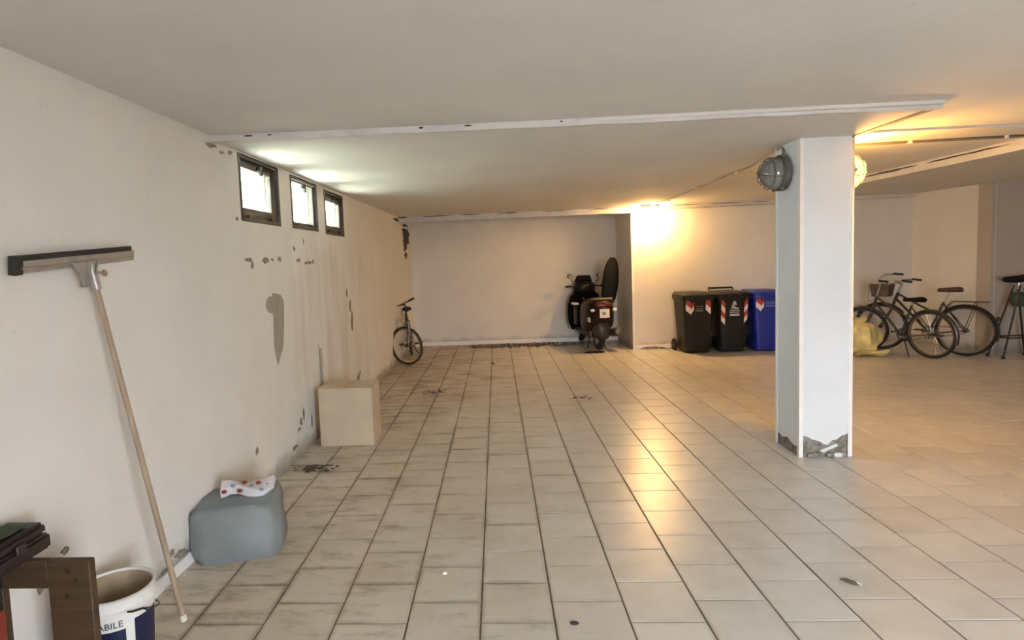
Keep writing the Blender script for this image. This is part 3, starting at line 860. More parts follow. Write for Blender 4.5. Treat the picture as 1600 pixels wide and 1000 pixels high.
# ---- grey-blue wrapped pack against the wall
pk = thing('wrapped_pack', 'grey-blue plastic wrapped pack slumped against the left wall', 'pack', (-1.545, 3.31, 0), math.radians(14))
secs = []
for i in range(13):
    q = i / 12
    z = .30 * q
    k = (1 - abs(2 * q - 1) ** 3.0) * .5 + .5
    sec_ = []
    for j in range(28):
        b = 2 * PI * j / 28
        cx_ = math.copysign(abs(math.cos(b)) ** .45, math.cos(b)); sy_ = math.copysign(abs(math.sin(b)) ** .45, math.sin(b))
        wv = 1 + .025 * math.sin(5 * b + 7 * q) + .02 * math.sin(11 * b - 4 * q)
        sec_.append((.25 * cx_ * (.86 + .14 * k) * wv - .03 * q, .20 * sy_ * (.80 + .20 * k) * wv + .03 * q, z + .02 * math.sin(3 * b + 1) * q + .018 * cx_ * q))
    secs.append(sec_)
MB().loft(secs).build('wrap', 'bluepack', pk, sharp=70)
# patterned folded end on top of the pack
secs = []
for i in range(7):
    q = i / 6
    secs.append([(-.11 + .30 * q, .03 + .10 * s_ + .02 * math.sin(q * 7), .292 + dz + .02 * math.sin(q * 6 + s_ * 3)) for s_, dz in ((0, 0), (1, .005), (1.1, .05), (.5, .075), (-.05, .055))])
tp = MB().loft(secs).build('folded_end', 'floral', pk)
for i, (x, y, z) in enumerate(((-.09, .03, .335), (-.04, .045, .362), (.02, .06, .37), (.06, .055, .345), (.10, .06, .360), (.15, .055, .345), (.0, .02, .335), (.12, .02, .33))):
    MB().sphere((x, y, z), .017, .012, .011, 7, 5).build('printed_spot', 'redplastic' if i % 2 == 0 else 'blueprint2', tp)

# ---- cardboard box
bxo = thing('cardboard_box', 'plain tan cardboard box on the floor by the thin wall pipe', 'box', (-1.405, 5.40, 0))
MB().box(-.245, .245, -.17, .17, 0, .53).build('body', 'card', bxo, .004)
MB().box(-.247, -.001, -.172, .172, .53, .536).build('flap', 'card', bxo, .001)
MB().box(.001, .247, -.172, .172, .53, .535).build('flap', 'card', bxo, .001)
MB().box(-.03, .03, -.1725, .1725, .5365, .5375).build('tape', 'tape', bxo)

# ---- bicycles


def wheel(parent, c, R, M_=None, tire=.021, spokes=28, treaded=False, tmat='rubber'):
    M_ = M_ or Matrix()
    n = 56
    tw = MB().ring(c, (0, 1, 0), R - tire, tire, n, 10)
    if treaded:
        for k in range(44):
            q = 2 * PI * k / 44
            cx_, cz_ = c[0] + (R - .003) * math.cos(q), c[2] + (R - .003) * math.sin(q)
            st = len(tw.v); tw.box(-.004, .004, -.016, .016, -.006, .005)
            tw.xf(Matrix.Translation((cx_, c[1] + (.006 if k % 2 else -.006), cz_)) @ Matrix.Rotation(-q + PI / 2, 4, 'Y'), st)
    wo = tw.xf(M_).build('wheel', tmat, parent)
    MB().lathe([(R - tire * 2 - .012, -.010), (R - tire * 1.6, -.013), (R - tire * 1.6, .013), (R - tire * 2 - .012, .010)], c, (0, 1, 0), n, closed=True).xf(M_).build('rim', 'rimdark' , wo)
    MB().lathe([(.004, -.055), (.010, -.05), (.012, -.03), (.026, -.028), (.026, -.024), (.014, -.02), (.014, .02), (.026, .024), (.026, .028), (.012, .03), (.010, .05), (.004, .055)], c, (0, 1, 0), 14).xf(M_).build('hub', 'steel_dark', wo)
    sp = MB()
    for k in range(spokes):
        q = 2 * PI * k / spokes; side = 1 if k % 2 else -1
        q2 = q + .35 * (1 if (k // 2) % 2 else -1)
        a_ = Vector(c) + Vector((.024 * math.cos(q2), side * .025, .024 * math.sin(q2)))
        b_ = Vector(c) + Vector(((R - tire * 2 - .008) * math.cos(q), side * .004, (R - tire * 2 - .008) * math.sin(q)))
        sp.tube([a_, b_], .0013, 4, caps=False)
    sp.xf(M_).build('spokes', 'chrome', wo)
    return wo


def bicycle(label, loc, rotz, lean=0.0, R=.335, wb=1.04, steer=0.0, style='city', paint='bikedark', saddle_z=.92, bar_z=1.05, basket=False, rack=False, fenders=False, sadmat='seatskin', treaded=False):
    root = thing('bicycle', label, 'bicycle', loc, rotz)
    root.rotation_euler = (Matrix.Rotation(rotz, 4, 'Z') @ Matrix.Rotation(lean, 4, 'X')).to_euler()
    rear = Vector((0, 0, R)); front = Vector((wb, 0, R))
    ha = math.radians(71); ax = Vector((-math.cos(ha), 0, math.sin(ha)))
    crown = front + ax * (R + .055) - Vector((.04, 0, 0)); htop = crown + ax * .15
    bb = Vector((.43, 0, R - .055)); st = Vector((bb.x - .17, 0, bb.z + .46))
    S = Matrix.Translation(crown) @ Matrix.Rotation(steer, 4, ax) @ Matrix.Translation(-crown)
    f = MB()
    if style == 'mtb':
        f.tube([htop - ax * .03, bb], .019, 10); f.tube([htop - ax * .01, st - Vector((0, 0, .03))], .015, 10)
    else:
        f.tube([htop - ax * .10, (htop + bb) / 2 - Vector((0, 0, .06)), bb], .017, 10)
        f.tube([htop - ax * .02, (htop + st) / 2 - Vector((0, 0, .13)), st - Vector((-.03, 0, .20))], .014, 10)
    f.tube([bb, st], .016, 10)
    f.tube([crown + ax * .005, htop], .022, 12)
    for s in (-1, 1):
        f.tube([bb + Vector((0, s * .02, 0)), bb + Vector((-.1, s * .045, 0)), rear + Vector((0, s * .055, 0))], .009, 8)
        f.tube([st - Vector((0, 0, .03)), rear + Vector((0, s * .055, 0))], .008, 8)
    f.lathe([(.022, -.036), (.022, .036)], bb, (0, 1, 0), 12)
    f.build('frame', paint, root)
    # seat
    sz = Vector((st.x - .17 / .46 * (saddle_z - st.z), 0, saddle_z))
    MB().tube([st, sz], .0125, 10).build('seat_post', 'chrome', root)
    secs = []
    for x, hw, zt in ((-.15, .055, .035), (-.12, .082, .05), (-.05, .078, .045), (.03, .045, .035), (.11, .026, .03), (.145, .014, .02)):
        secs.append([(sz.x + x, hw * math.cos(q), sz.z + (zt if math.sin(q) > 0 else .028) * math.sin(q)) for q in [2 * PI * j / 12 for j in range(12)]])
    sd = MB().loft(secs).build('saddle', sadmat, root, sharp=70)
    MB().tube([sz + Vector((-.11, .03, -.02)), sz + Vector((.0, .02, -.035)), sz + Vector((.1, .01, -.015))], .004, 6).tube([sz + Vector((-.11, -.03, -.02)), sz + Vector((.0, -.02, -.035)), sz + Vector((.1, -.01, -.015))], .004, 6).build('saddle_rails', 'chrome', sd)
    # fork
    fk = MB()
    for s in (-1, 1):
        fk.tube([crown + Vector((0, s * .045, 0)), crown + Vector((0, s * .052, 0)) - ax * .15, front + Vector((0, s * .054, 0))], [.015, .014, .010] if style == 'mtb' else [.012, .011, .008], 8)
    fk.tube([crown + Vector((0, -.05, 0)), crown + Vector((0, .05, 0))], .015, 8)
    fk.xf(S).build('fork', 'alu' if style == 'mtb' else paint, root)
    # stem and bars
    stem_top = htop + ax * max(.03, (bar_z - htop.z) / ax.z - .02)
    clamp = stem_top + Vector((.06, 0, .02))
    MB().tube([htop, stem_top], .014, 10).tube([stem_top - ax * .01, clamp], .015, 8).xf(S).build('stem', 'chrome' if style != 'mtb' else 'steel_dark', root)
    hb = MB()
    if style == 'mtb':
        pts = [clamp + Vector((-.03, s * .30, .012)) for s in (-1,)] + [clamp + Vector((-.012, -.12, .006)), clamp, clamp + Vector((-.012, .12, .006)), clamp + Vector((-.03, .30, .012))]
        grips = [(pts[0], pts[1]), (pts[-1], pts[-2])]
    else:
        pts = [clamp + Vector(p) for p in ((-.24, -.29, .02), (-.12, -.28, .035), (-.02, -.21, .03), (.0, -.08, .0), (0, 0, 0), (0, .08, 0), (-.02, .21, .03), (-.12, .28, .035), (-.24, .29, .02))]
        grips = [(pts[0], pts[1]), (pts[-1], pts[-2])]
    hbo = hb.tube(pts, .0115, 8).xf(S).build('handlebar', 'steel_dark' if style == 'mtb' else 'chrome', root)
    for p, q in grips:
        d = (q - p).normalized()
        MB().tube([p - d * .006, p + d * .12], .017, 10).xf(S).build('grip', 'rubber', hbo)
        c_ = p + d * .15
        MB().tube([c_, c_ + Vector((.05, 0, -.01)), c_ + Vector((.055, 0, -.02)) - d * .08], .005, 6).xf(S).build('brake_lever', 'chrome' if style != 'mtb' else 'steel_dark', hbo)
    bc = [S @ (clamp + Vector((.03, .05, .0))), S @ (clamp + Vector((.09, .07, -.08))), S @ (crown + Vector((.06, .03, .08))), crown + Vector((-.05, .02, .02))]
    MB().tube(bc, .003, 6).build('brake_cable', 'rubber', root)
    # drive
    cr_o = MB().lathe([(.10, -.003), (.10, .003), (.085, .003), (.085, -.003)], bb + Vector((0, -.05, 0)), (0, 1, 0), 30, closed=True)
    for k in range(5):
        q = 2 * PI * k / 5
        cr_o.tube([bb + Vector((0, -.05, 0)), bb + Vector((.09 * math.cos(q), -.05, .09 * math.sin(q)))], .006, 6)
    cr_o.build('chainring', 'steel_dark', root)
    for s, a_ in ((-1, .15), (1, .15 + PI)):
        e = bb + Vector((.165 * math.cos(a_), s * .075, .165 * math.sin(a_)))
        ck = MB().tube([bb + Vector((0, s * .06, 0)), e], .010, 8).build('crank', 'alu', root)
        MB().box(e.x - .045, e.x + .045, min(e.y, e.y + s * .095), max(e.y, e.y + s * .095), e.z - .012, e.z + .012).build('pedal', 'black', ck, .004)
    ch = MB()
    ch.tube([bb + Vector((0, -.05, .095)), rear + Vector((0, -.05, .035))], .005, 5).tube([bb + Vector((0, -.05, -.095)), rear + Vector((0, -.05, -.035))], .005, 5)
    ch.lathe([(.038, -.006), (.038, .006)], rear + Vector((0, -.05, 0)), (0, 1, 0), 18)
    ch.build('chain', 'steel_dark', root)
    if fenders:
        for c, M_, a0, a1 in ((rear, Matrix(), -.15, 2.6), (front, S, .55, 2.5)):
            secs = []
            for i in range(19):
                q = a0 + (a1 - a0) * i / 18 if c is front else PI - .2 - (a1 - a0) * i / 18 + .55
                d = Vector((math.cos(q), 0, math.sin(q)))
                Rf = R + .014
                secs.append([c + d * (Rf + k_) + Vector((0, y_, 0)) for y_, k_ in ((-.03, -.012), (-.018, .004), (.018, .004), (.03, -.012), (.026, -.014), (.016, .0), (-.016, .0), (-.026, -.014))])
            MB().loft(secs).xf(M_).build('mudguard', paint, root)
    if rack:
        zr = 2 * R + .055
        rk = MB()
        for s in (-1, 1):
            rk.tube([st + Vector((-.02, s * .02, -.10)), Vector((.16, s * .055, zr)), Vector((-.24, s * .06, zr)), Vector((-.26, s * .03, zr + .002))], .006, 6)
            rk.tube([Vector((-.12, s * .06, zr)), rear + Vector((0, s * .065, 0))], .005, 6)
        for x in (-.2, -.08, .04, .15): rk.tube([Vector((x, -.06, zr)), Vector((x, .06, zr))], .004, 6)
        rk.build('rear_rack', 'steel_dark', root)
        MB().box(-.375, -.35, -.03, .03, R + .16, R + .22).build('reflector', 'redlamp', root, .006)
        kb = MB().tube([bb + Vector((-.08, .05, -.03)), Vector((bb.x - .22, .16, .012))], .008, 6).build('kickstand', 'chrome', root)
    else:
        MB().tube([bb + Vector((-.08, .05, -.03)), Vector((bb.x - .22, .15, .012))], .008, 6).build('kickstand', 'steel_dark', root)
    if basket:
        bcx = clamp + Vector((.20, 0, -.13))
        bs = MB()
        lv = [(-.085, .105, .135), (-.03, .112, .145), (.03, .12, .155), (.085, .128, .165), (.10, .13, .167)]
        for z, hx, hy in lv:
            bs.tube([bcx + Vector(p) for p in ((-hx, -hy, z), (hx, -hy, z), (hx, hy, z), (-hx, hy, z))], .0045, 5, closed=True)
        for k in range(9):
            u_ = -1 + 2 * k / 8
            for s in (-1, 1):
                bs.tube([bcx + Vector((u_ * .105, s * .135, -.085)), bcx + Vector((u_ * .13, s * .167, .10))], .003, 4)
                bs.tube([bcx + Vector((s * .105, u_ * .135, -.085)), bcx + Vector((s * .13, u_ * .167, .10))], .003, 4)
            bs.tube([bcx + Vector((u_ * .105, -.135, -.085)), bcx + Vector((u_ * .105, .135, -.085))], .003, 4)
        bo = bs.xf(S).build('basket', 'basket', root)
        ln = MB()
        hx, hy = .100, .130
        ln.box(bcx.x - hx, bcx.x + hx, bcx.y - hy, bcx.y + hy, bcx.z - .082, bcx.z - .078)
        for s in (-1, 1):
            ln.loft([[bcx + Vector((-.108, s * .138, -.082)), bcx + Vector((.108, s * .138, -.082)), bcx + Vector((.108, s * .135, -.082)), bcx + Vector((-.108, s * .135, -.082))],
                     [bcx + Vector((-.126, s * .163, .085)), bcx + Vector((.126, s * .163, .085)), bcx + Vector((.126, s * .160, .085)), bcx + Vector((-.126, s * .160, .085))]])
            ln.loft([[bcx + Vector((s * .103, -.135, -.082)), bcx + Vector((s * .103, .135, -.082)), bcx + Vector((s * .100, .135, -.082)), bcx + Vector((s * .100, -.135, -.082))],
                     [bcx + Vector((s * .124, -.16, .085)), bcx + Vector((s * .124, .16, .085)), bcx + Vector((s * .121, .16, .085)), bcx + Vector((s * .121, -.16, .085))]])
        ln.xf(S).build('basket_lining', 'basket', bo)
    wheel(root, rear, R, treaded=treaded); wheel(root, front, R, S, treaded=treaded)
    return root


# mountain bike in the far left corner: points at the camera, front wheel turned hard
MR = .318
fd = Vector((0.12, -0.993, 0)).normalized()
rz = math.atan2(fd.y, fd.x)
fc = Vector((-1.455, 9.56, 0)); rc = fc - fd * 1.0
bicycle('dark mountain bike with turned front wheel in the far left corner', rc, rz, lean=math.radians(3), R=MR, wb=1.0, steer=math.radians(-52), style='mtb', paint='bikedark', saddle_z=.84, bar_z=.985, treaded=True)
# two city bikes side by side, heading away to the left
fd = Vector((-0.62, 0.78, 0)).normalized()
bicycle('dark city bicycle with front basket and rear rack close to the side wall', (6.71, 8.88, 0), math.atan2(fd.y, fd.x), lean=math.radians(2), R=.365, wb=1.06, steer=math.radians(6), style='city', paint='bikedark', saddle_z=.95, bar_z=1.06, rack=True, fenders=True, basket=True, sadmat='rust')
fd = Vector((-0.36, 0.93, 0)).normalized()
bicycle('dark bicycle with low black saddle and no basket beside the yellow bag', (6.17, 8.76, 0), math.atan2(fd.y, fd.x), lean=math.radians(-3), R=.345, wb=1.0, steer=math.radians(18), style='city', paint='bikegrey', saddle_z=.83, bar_z=1.12, fenders=True)

# ---- wheeled bins


def wheelie_bin(label, x, y, mat, rot=0.0, lid_raise=0.0):
    t = thing('wheeled_bin', label, 'bin', (x, y, 0), rot, group='wheeled bins along the warm wall')
    H = .94
    secs = []

    def sec(z, hw, y0, y1, r=.05):
        pts = []
        for (cx_, cy_, a0) in ((hw - r, y1 - r, 0), (-hw + r, y1 - r, PI / 2), (-hw + r, y0 + r, PI), (hw - r, y0 + r, 1.5 * PI)):
            for j in range(5):
                q = a0 + PI / 2 * j / 4
                pts.append((cx_ + r * math.cos(q), cy_ + r * math.sin(q), z))
        return pts
    MB().loft([sec(.02, .185, -.19, .20, .05), sec(.035, .195, -.205, .215, .055), sec(.5, .222, -.24, .255, .055), sec(.86, .245, -.265, .28, .055), sec(H - .05, .248, -.27, .285, .055)]).build('body', mat, t)
    MB().loft([sec(H - .07, .262, -.285, .30, .06), sec(H - .02, .266, -.29, .305, .06), sec(H, .262, -.285, .30, .06)]).build('rim', mat, t)
    ld = MB().loft([sec(H + .0, .270, -.31, .30, .07), sec(H + .022, .268, -.305, .30, .07), sec(H + .05, .235, -.25, .27, .08), sec(H + .058, .16, -.16, .2, .08)]).build('lid', mat, t)
    MB().box(-.09, .09, -.325, -.30, H - .01, H + .012).build('lid_lip', mat, ld, .004)
    hz = H + .035 + lid_raise
    MB().tube([(-.20, .29, H - .03), (-.20, .345, hz), (.20, .345, hz), (.20, .29, H - .03)], .016, 10).build('push_handle', mat, t)
    for s in (-1, 1):
        wo = MB().lathe([(.03, -.026), (.088, -.026), (.1, -.018), (.1, .018), (.088, .026), (.03, .026)], (s * .235, .245, .10), (1, 0, 0), 22).build('wheel', 'rubber', t)
        MB().lathe([(.0, -.028), (.05, -.028), (.05, .028), (.0, .028)], (s * .235, .245, .10), (1, 0, 0), 16).build('wheel_disc', 'black', wo)
    MB().tube([(-.23, .245, .10), (.23, .245, .10)], .012, 8).build('axle', 'steel_dark', t)
    for s in (-.09, 0, .09):
        MB().loft([[(s - .012, -.192, .10), (s + .012, -.192, .10), (s + .012, -.208, .10), (s - .012, -.208, .10)], [(s - .012, -.238, .55), (s + .012, -.238, .55), (s + .012, -.2455, .55), (s - .012, -.2455, .55)]]).build('moulded_rib', mat, t)
    return t


def by(z): return -.205 - .065 * (z - .035) / .855      # front face of the bin body at height z


def onbin(t, name, mat, poly, off=.003):
    """flat print following the sloping bin front"""
    n = len(poly)
    A = [(x, by(z) + .003 - .001, z) for x, z in poly]; B = [(x, by(z) - off, z) for x, z in poly]
    return MB().loft([A, B]).build(name, mat, t)


def chevrons(t, x0, x1, z0, z1, n, mir=1):
    """slanting red and white bands"""
    h = (z1 - z0) / n; sl = h * .75
    for k in range(n):
        a = z0 + k * h
        lo0, lo1 = (a, a + sl) if mir > 0 else (a + sl, a)
        onbin(t, 'warning_stripe', 'white' if k % 2 == 0 else 'red', [(x0, lo0), (x1, lo1), (x1, lo1 + h * .98), (x0, lo0 + h * .98)], .003)


b1 = wheelie_bin('charcoal wheeled bin nearest the recess, leftmost of three', 3.235, 10.0, 'bingreen', math.radians(2))
b2 = wheelie_bin('black wheeled bin with pale triangular emblem, middle of three', 3.80, 10.0, 'binblack', 0, .055)
b3 = wheelie_bin('bright blue wheeled bin half hidden behind the column', 4.36, 10.0, 'binblue', math.radians(-1))
chevrons(b1, -.215, -.125, .64, .84, 2, -1); chevrons(b1, -.125, -.085, .66, .80, 2, 1); chevrons(b1, .105, .185, .64, .84, 2, -1)
for z, hh, mt in ((.770, .012, 'greyprint_dim'), (.735, .010, 'greyprint_dim'), (.690, .030, 'greyprint_dim')): onbin(b1, 'printed_line', mt, [(-.055, z), (.065, z), (.065, z + hh), (-.055, z + hh)])
chevrons(b2, -.205, -.145, .46, .82, 4, -1); chevrons(b2, .155, .205, .48, .82, 4, 1)
# pale triangular emblem with inner cut, bars under it
onbin(b2, 'emblem', 'greyprint', [(-.055, .72), (-.025, .72), (.01, .80), (-.002, .845), (-.012, .845)])
onbin(b2, 'emblem', 'greyprint', [(-.002, .845), (.025, .825), (.035, .775), (.02, .775), (.008, .81)])
onbin(b2, 'emblem', 'greyprint', [(-.02, .715), (.07, .715), (.065, .735), (.015, .74), (.01, .76), (-.005, .755)])
for z, hh in ((.685, .012), (.655, .012), (.60, .035)): onbin(b2, 'printed_line', 'greyprint', [(-.07, z), (.08, z), (.08, z + hh), (-.07, z + hh)])
chevrons(b3, -.215, -.135, .66, .85, 2, -1); chevrons(b3, -.135, -.095, .68, .82, 2, 1); chevrons(b3, .16, .20, .68, .85, 2, -1)
for z, hh in ((.805, .010), (.775, .010), (.735, .014)): onbin(b3, 'printed_line', 'blueprint', [(-.07, z), (.075, z), (.075, z + hh), (-.07, z + hh)])

# ---- scooter in the recess
sc = thing('motor_scooter', 'black and dark red motor scooter with raised seat parked in the recess', 'scooter', (1.76, 10.50, 0), math.radians(90 + 7))


def egg(x, hw, z0, z1, n=20, e=.7):
    return [(x, hw * math.copysign(abs(math.cos(q)) ** e, math.cos(q)), (z0 + z1) / 2 + (z1 - z0) / 2 * math.copysign(abs(math.sin(q)) ** e, math.sin(q))) for q in [2 * PI * j / n for j in range(n)]]


def swheel(c, R):
    wo = MB().ring(c, (0, 1, 0), R - .055, .055, 36, 10).build('wheel', 'rubber', sc)
    MB().lathe([(.02, -.05), (R - .10, -.045), (R - .09, -.03), (R - .09, .03), (R - .10, .045), (.02, .05)], c, (0, 1, 0), 28).build('wheel_rim', 'alu', wo)


swheel((0, 0, .24), .24); swheel((1.22, 0, .24), .24)
MB().loft([egg(-.34, .07, .62, .80), egg(-.28, .17, .50, .88), egg(-.12, .24, .34, .93), egg(.10, .26, .28, .93), egg(.32, .25, .26, .90), egg(.48, .18, .26, .84)]).build('rear_fairing', 'scooter_red', sc, sharp=70)
MB().loft([egg(-.10, .14, .26, .50), egg(.10, .17, .20, .46), egg(.45, .19, .20, .36), egg(.60, .20, .22, .33)]).build('engine_cover', 'steel_dark', sc, sharp=70)
MB().box(.42, .92, -.20, .20, .26, .33).build('floorboard', 'black', sc, .02, 2)
MB().loft([egg(-.30, .09, .24, .52), egg(-.22, .14, .20, .56), egg(-.05, .16, .36, .56), egg(.05, .14, .46, .56)]).build('rear_mudguard', 'black', sc, sharp=70)
# leg shield: curved panel
secs = []
for z, x, hw in ((.28, .90, .26), (.42, .93, .31), (.60, .95, .32), (.78, .94, .31), (.92, .90, .27), (1.0, .87, .18)):
    o_ = [(x - .06 * abs(u_) ** 2 + .03, hw * u_, z) for u_ in (-1, -.6, -.2, .2, .6, 1)]
    secs.append(o_ + [(p[0] + .09 * (1 - abs(p[1]) / hw * .7) + .02, p[1], p[2]) for p in reversed(o_)])
MB().loft(secs).build('leg_shield', 'scooter', sc, sharp=60)
MB().loft([egg(.98, .08, .30, .50), egg(1.10, .10, .36, .56), egg(1.24, .10, .40, .53), egg(1.38, .07, .34, .46), egg(1.45, .03, .28, .36)]).build('front_mudguard', 'scooter', sc, sharp=70)
fk = MB()
for s in (-1, 1): fk.tube([(1.02, s * .075, .66), (1.22, s * .085, .24)], .022, 10)
fk.build('front_fork', 'alu', sc)
MB().loft([egg(.76, .10, 1.00, 1.12), egg(.84, .20, .96, 1.18), egg(.93, .21, .94, 1.20), egg(1.0, .14, .96, 1.16)]).build('handlebar_cover', 'scooter', sc, sharp=70)
hbs = MB().tube([(.74, -.36, 1.10), (.82, -.2, 1.10), (.86, 0, 1.09), (.82, .2, 1.10), (.74, .36, 1.10)], .014, 8).build('handlebar', 'steel_dark', sc)
for s in (-1, 1):
    MB().tube([(.725, s * .385, 1.10), (.775, s * .29, 1.10)], .02, 10).build('grip', 'rubber', hbs)
    MB().tube([(.84, s * .30, 1.10), (.80, s * .40, 1.085)], .007, 6).build('brake_lever', 'chrome', hbs)
    mt = MB().tube([(.83, s * .18, 1.12), (.86, s * .24, 1.20), (.84, s * .27, 1.25)], .007, 6).build('mirror_arm', 'black', sc)
    MB().sphere((.84, s * .28, 1.29), .03, .055, .045, 12, 8).build('mirror', 'black', mt)
    MB().lathe([(.0, 0), (.04, 0), (.04, .003), (.0, .003)], (.808, s * .28, 1.29), (-1, 0, 0), 16).build('mirror_glass', 'mirrorglass', mt)
MB().sphere((1.0, 0, .88), .06, .10, .08).build('headlight', 'chrome', sc)
MB().loft([egg(.97, .15, 1.10, 1.13), egg(.95, .17, 1.16, 1.19), egg(.92, .13, 1.28, 1.30)]).build('fly_screen', 'scooter', sc, sharp=70)
# raised seat: long rounded pad standing on its hinge
secs = []
for z, hw, th, dx in ((.80, .09, .05, .0), (.88, .125, .075, -.015), (1.02, .145, .085, -.03), (1.18, .15, .09, -.045), (1.34, .14, .08, -.055), (1.47, .118, .07, -.06), (1.56, .085, .05, -.065), (1.615, .04, .025, -.065)):
    secs.append([(.18 + dx + th * .5 * math.sin(q), -.235 + hw * math.copysign(abs(math.cos(q)) ** .8, math.cos(q)) - .09 * (z - .8), z) for q in [2 * PI * j / 18 for j in range(18)]])
st_ = MB().loft(secs).build('raised_seat', 'seatskin', sc, sharp=70)
st_['label'] = 'black seat standing open'
MB().box(-.0 + .12, .24, -.33, -.13, .83, .86).build('seat_hinge', 'steel_dark', sc, .005)
MB().tube([(-.22, -.17, .91), (-.34, -.14, .925), (-.37, 0, .93), (-.34, .14, .925), (-.22, .17, .91)], .014, 8).build('grab_rail', 'chrome', sc)
tl = MB().loft([egg(-.30, .14, .77, .86), egg(-.345, .13, .78, .85), egg(-.365, .08, .79, .84)]).build('tail_light', 'redlamp', sc, sharp=70)
for s in (-1, 1):
    MB().sphere((-.32, s * .19, .73), .03, .04, .028, 10, 7).build('turn_signal', 'white', sc)
pl = MB().box(-.372, -.366, -.085, .085, .60, .75).build('licence_plate', 'white', sc, .003)
MB().box(-.3735, -.3715, -.012, .008, .65, .70).box(-.3735, -.3715, .022, .04, .65, .70).build('plate_mark', 'ink', pl)
MB().box(-.366, -.30, -.03, .03, .58, .78).build('plate_bracket', 'black', sc, .006)
mfs = [(x, r) for x, r in ((.12, .03), (.06, .05), (-.02, .075), (-.28, .08), (-.34, .06), (-.36, .02))]
MB().lathe([(r, -(x)) for x, r in mfs], (0, -.25, .30), (-1, 0, .16), 18).build('muffler', 'muffler', sc)
MB().tube([(.12, -.19, .27), (.3, -.16, .22), (.42, -.08, .22)], .016, 8).build('exhaust_pipe', 'muffler', sc)
for s in (-1, 1): MB().tube([(0.02, s * .13, .25), (-.10, s * .16, .52)], [.02, .025], 10).build('shock_absorber', 'chrome', sc)
ks = MB()
for s in (-1, 1): ks.tube([(.22, s * .08, .24), (.16, s * .17, .012)], .012, 8)
ks.tube([(.19, -.12, .13), (.19, .12, .13)], .010, 8)
ks.build('centre_stand', 'steel_dark', sc)
MB().box(-.22, -.10, .20, .235, .52, .60).build('side_stripe', 'greyprint', sc, .01)
MB().box(0.55, .70, .22, .265, .40, .74).build('left_storage_panel', 'steel_dark', sc, .02)
MB().box(0.60, .82, .18, .28, .76, .80).build('white_cover', 'white', sc, .01)
# low dark red shape under it
rg = MB()
rg.loft([[(1.62 + .17 * math.cos(q) * k + .03 * math.sin(3 * q) * k, 10.18 + .07 * math.sin(q) * k, z) for q in [2 * PI * j / 18 for j in range(18)]] for k, z in ((1, .002), (.97, .014), (.7, .026 ), (.3, .03))])
tag(rg.build('rag', 'scooter_red'), 'low dark red shape on the floor under the scooter', 'rag')

# ---- crumpled yellow plastic bag
yb = thing('plastic_bag', 'crumpled yellow plastic bag on the floor beside the bicycles', 'bag', (5.43, 9.22, 0))
secs = []
r_ = random.Random(4)
for i in range(15):
    q = i / 14; ph = PI * q
    row = []
    for j in range(30):
        b = 2 * PI * j / 30
        wv = 1 + .13 * math.sin(5 * b + 4 * q) + .09 * math.sin(9 * b - 7 * q) + r_.uniform(-.07, .07)
        rr = max(math.sin(ph) ** .6, .02) * wv
        row.append((.27 * rr * math.cos(b), .20 * rr * math.sin(b), .25 - .25 * math.cos(ph) + r_.uniform(-.012, .012) * math.sin(ph)))
    secs.append(row)
MB().loft(secs).build('bag_body', 'yellowbag', yb, sharp=35)
secs = []
for i in range(6):
    q = i / 5
    secs.append([(.02 + (.03 + .07 * q) * math.cos(b) * (1 + .3 * math.sin(4 * b)), (.03 + .05 * q) * math.sin(b), .46 + .10 * q + .02 * math.sin(3 * b) * q) for b in [2 * PI * j / 16 for j in range(16)]])
MB().loft(secs).build('tied_neck', 'yellowbag', yb, sharp=35)
secs = []
for i in range(7):
    q = i / 6
    secs.append([(-.15 + .42 * q + .04 * math.cos(b), -.21 + .05 * math.sin(q * 5) + .07 * math.cos(b + 1), .055 + .05 * math.sin(b) * (1 + .3 * math.sin(q * 9))) for b in [2 * PI * j / 12 for j in range(12)]])
MB().loft(secs).build('loose_fold', 'yellowbag', yb, sharp=35)

# ---- dark folding stand with padded top at the right edge
es = thing('folding_stand', 'dark metal folding stand with padded top at the far right edge', 'stand', (7.20, 8.55, 0))
lg = [((-.22, .0, .015), (-.02, 0, 1.02)), ((.28, .0, .015), (.03, 0, .98)), ((-.22, .26, .015), (-.02, .10, 1.02)), ((.28, .26, .015), (.03, .10, .98))]
for p, q in lg: MB().tube([p, q], .012, 8).build('leg', 'steel_dark', es)
for p in ((-.22, 0, 0), (.28, 0, 0), (-.22, .26, 0), (.28, .26, 0)): MB().lathe([(.02, 0), (.022, .02), (.013, .04)], p, n=12).build('rubber_foot', 'rubber', es)
MB().tube([(-.165, .0, .29), (.24, .0, .29)], .010, 8).build('crossbar', 'steel_dark', es)
MB().tube([(-.165, .0, .29), (-.165, .22, .29)], .010, 8).build('crossbar', 'steel_dark', es)
MB().tube([(-.165, .22, .29), (.24, .22, .29)], .010, 8).build('crossbar', 'steel_dark', es)
MB().loft([[(x, .05 + hy * math.cos(q), z + hz * math.sin(q)) for q in [2 * PI * j / 14 for j in range(14)]] for x, hy, hz, z in ((-.20, .03, .02, 1.10), (-.17, .07, .04, 1.10), (-.02, .09, .05, 1.10), (.14, .09, .05, 1.12), (.26, .07, .04, 1.16), (.29, .03, .02, 1.17))]).build('padded_top', 'seatskin', es, sharp=70)
MB().tube([(.0, .05, .96), (.0, .05, 1.08)], .02, 10).build('post', 'chrome', es)
MB().box(-.10, .20, .0, .10, .72, .92).build('green_pouch', 'green', es, .03, 2)

# ---- litter on the floor


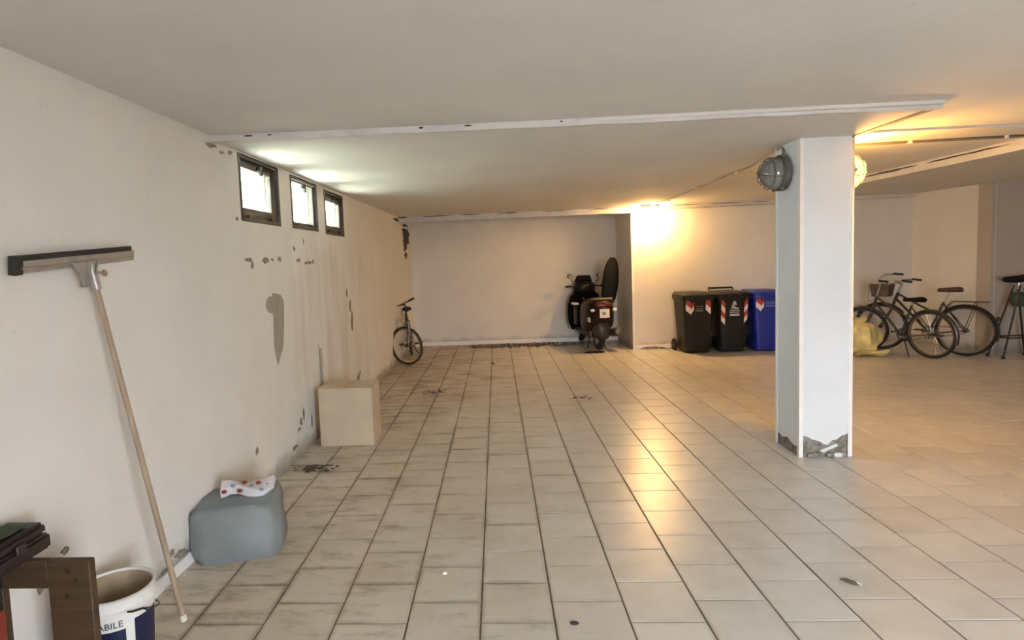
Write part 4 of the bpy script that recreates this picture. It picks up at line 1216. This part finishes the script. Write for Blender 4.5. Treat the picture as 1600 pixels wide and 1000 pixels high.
def litter(name, label, cx, cy, rx, ry, n, seed, mats=('leafbrown',), sz=(.012, .03), cat='litter'):
    r_ = random.Random(seed)
    m_ = MB()
    for i in range(n):
        q = r_.uniform(0, 2 * PI); d = r_.random() ** .7
        x = cx + rx * d * math.cos(q); y = cy + ry * d * math.sin(q); s = r_.uniform(*sz); a = r_.uniform(0, PI)
        h = r_.uniform(.003, .016)
        pts = [(math.cos(a + b) * s * k, math.sin(a + b) * s * k * .6) for b, k in ((0, 1), (1.0, .7), (2.1, .8), (PI, 1), (4.2, .75), (5.3, .8))]
        A = [(x + p[0], y + p[1], .001 + h * (0.2 + .8 * r_.random())) for p in pts]
        m_.loft([A, [(p[0], p[1], p[2] + .002) for p in A]])
    o = m_.build(name, mats[0])
    tag(o, label, cat, kind='stuff')
    return o


litter('leaf_litter', 'heap of dark dry leaves at the foot of the left wall', -1.52, 4.64, .19, .09, 60, 1)
litter('paper_crumbs', 'pale crumbs lying just in front of the dark leaf heap', -1.45, 4.49, .15, .03, 9, 2, ('leafpale',), (.010, .02))
litter('soil_drift', 'dark soil and leaves drifted along the foot of the recess wall', 0.50, 11.33, 1.2, .30, 420, 3, ('leafbrown',), (.015, .045))
litter('plaster_crumbs', 'pale plaster crumbs fallen along the left wall', -1.735, 2.85, .025, .20, 20, 4, ('leafpale',), (.008, .02))
litter('dead_leaves', 'small patch of dead leaves between the cardboard box and the bicycle', -0.86, 7.40, .16, .22, 26, 5, ('leafbrown',), (.012, .03))
litter('dust_patch', 'small dark patch of grit in the middle of the floor', 0.98, 6.86, .15, .07, 16, 6, ('leafbrown',), (.010, .025))


def scrap(name, label, cat, x, y, s, mat, seed):
    r_ = random.Random(seed)
    m_ = MB()
    secs = []
    for k, z in ((1, .001), (1.05, .006), (.6, .012), (.1, .014)):
        secs.append([(x + s[0] * k * math.cos(q) * (1 + .2 * math.sin(3 * q + seed)), y + s[1] * k * math.sin(q) * (1 + .2 * math.cos(2 * q)), z) for q in [2 * PI * j / 12 for j in range(12)]])
    tag(m_.loft(secs).build(name, mat), label, cat)


scrap('pebble', 'small black pebble on the nearest tiles', 'pebble', 0.291, 2.551, (.018, .011), 'rubber', 1)
scrap('paper_scrap', 'tiny white scrap on the tiles left of centre', 'scrap', -0.325, 2.988, (.012, .010), 'white', 2)
scrap('pebble', 'dark pebble on the far tiles near the recess', 'pebble', -0.109, 9.41, (.03, .025), 'rubber', 3)
lf = thing('curled_leaf', 'curled half pale leaf on the tiles right of centre', 'leaf', (1.656, 2.865, .001), math.radians(-40))
MB().tube([(-.04, 0, .006), (-.015, .004, .009), (.02, .0, .008), (.038, -.003, .004)], [.003, .009, .010, .003], 8).build('leaf_blade', 'leafbrown', lf)
MB().tube([(.005, .012, .005), (.035, .012, .006), (.05, .008, .004)], [.003, .007, .003], 8).build('leaf_edge', 'leafpale', lf)
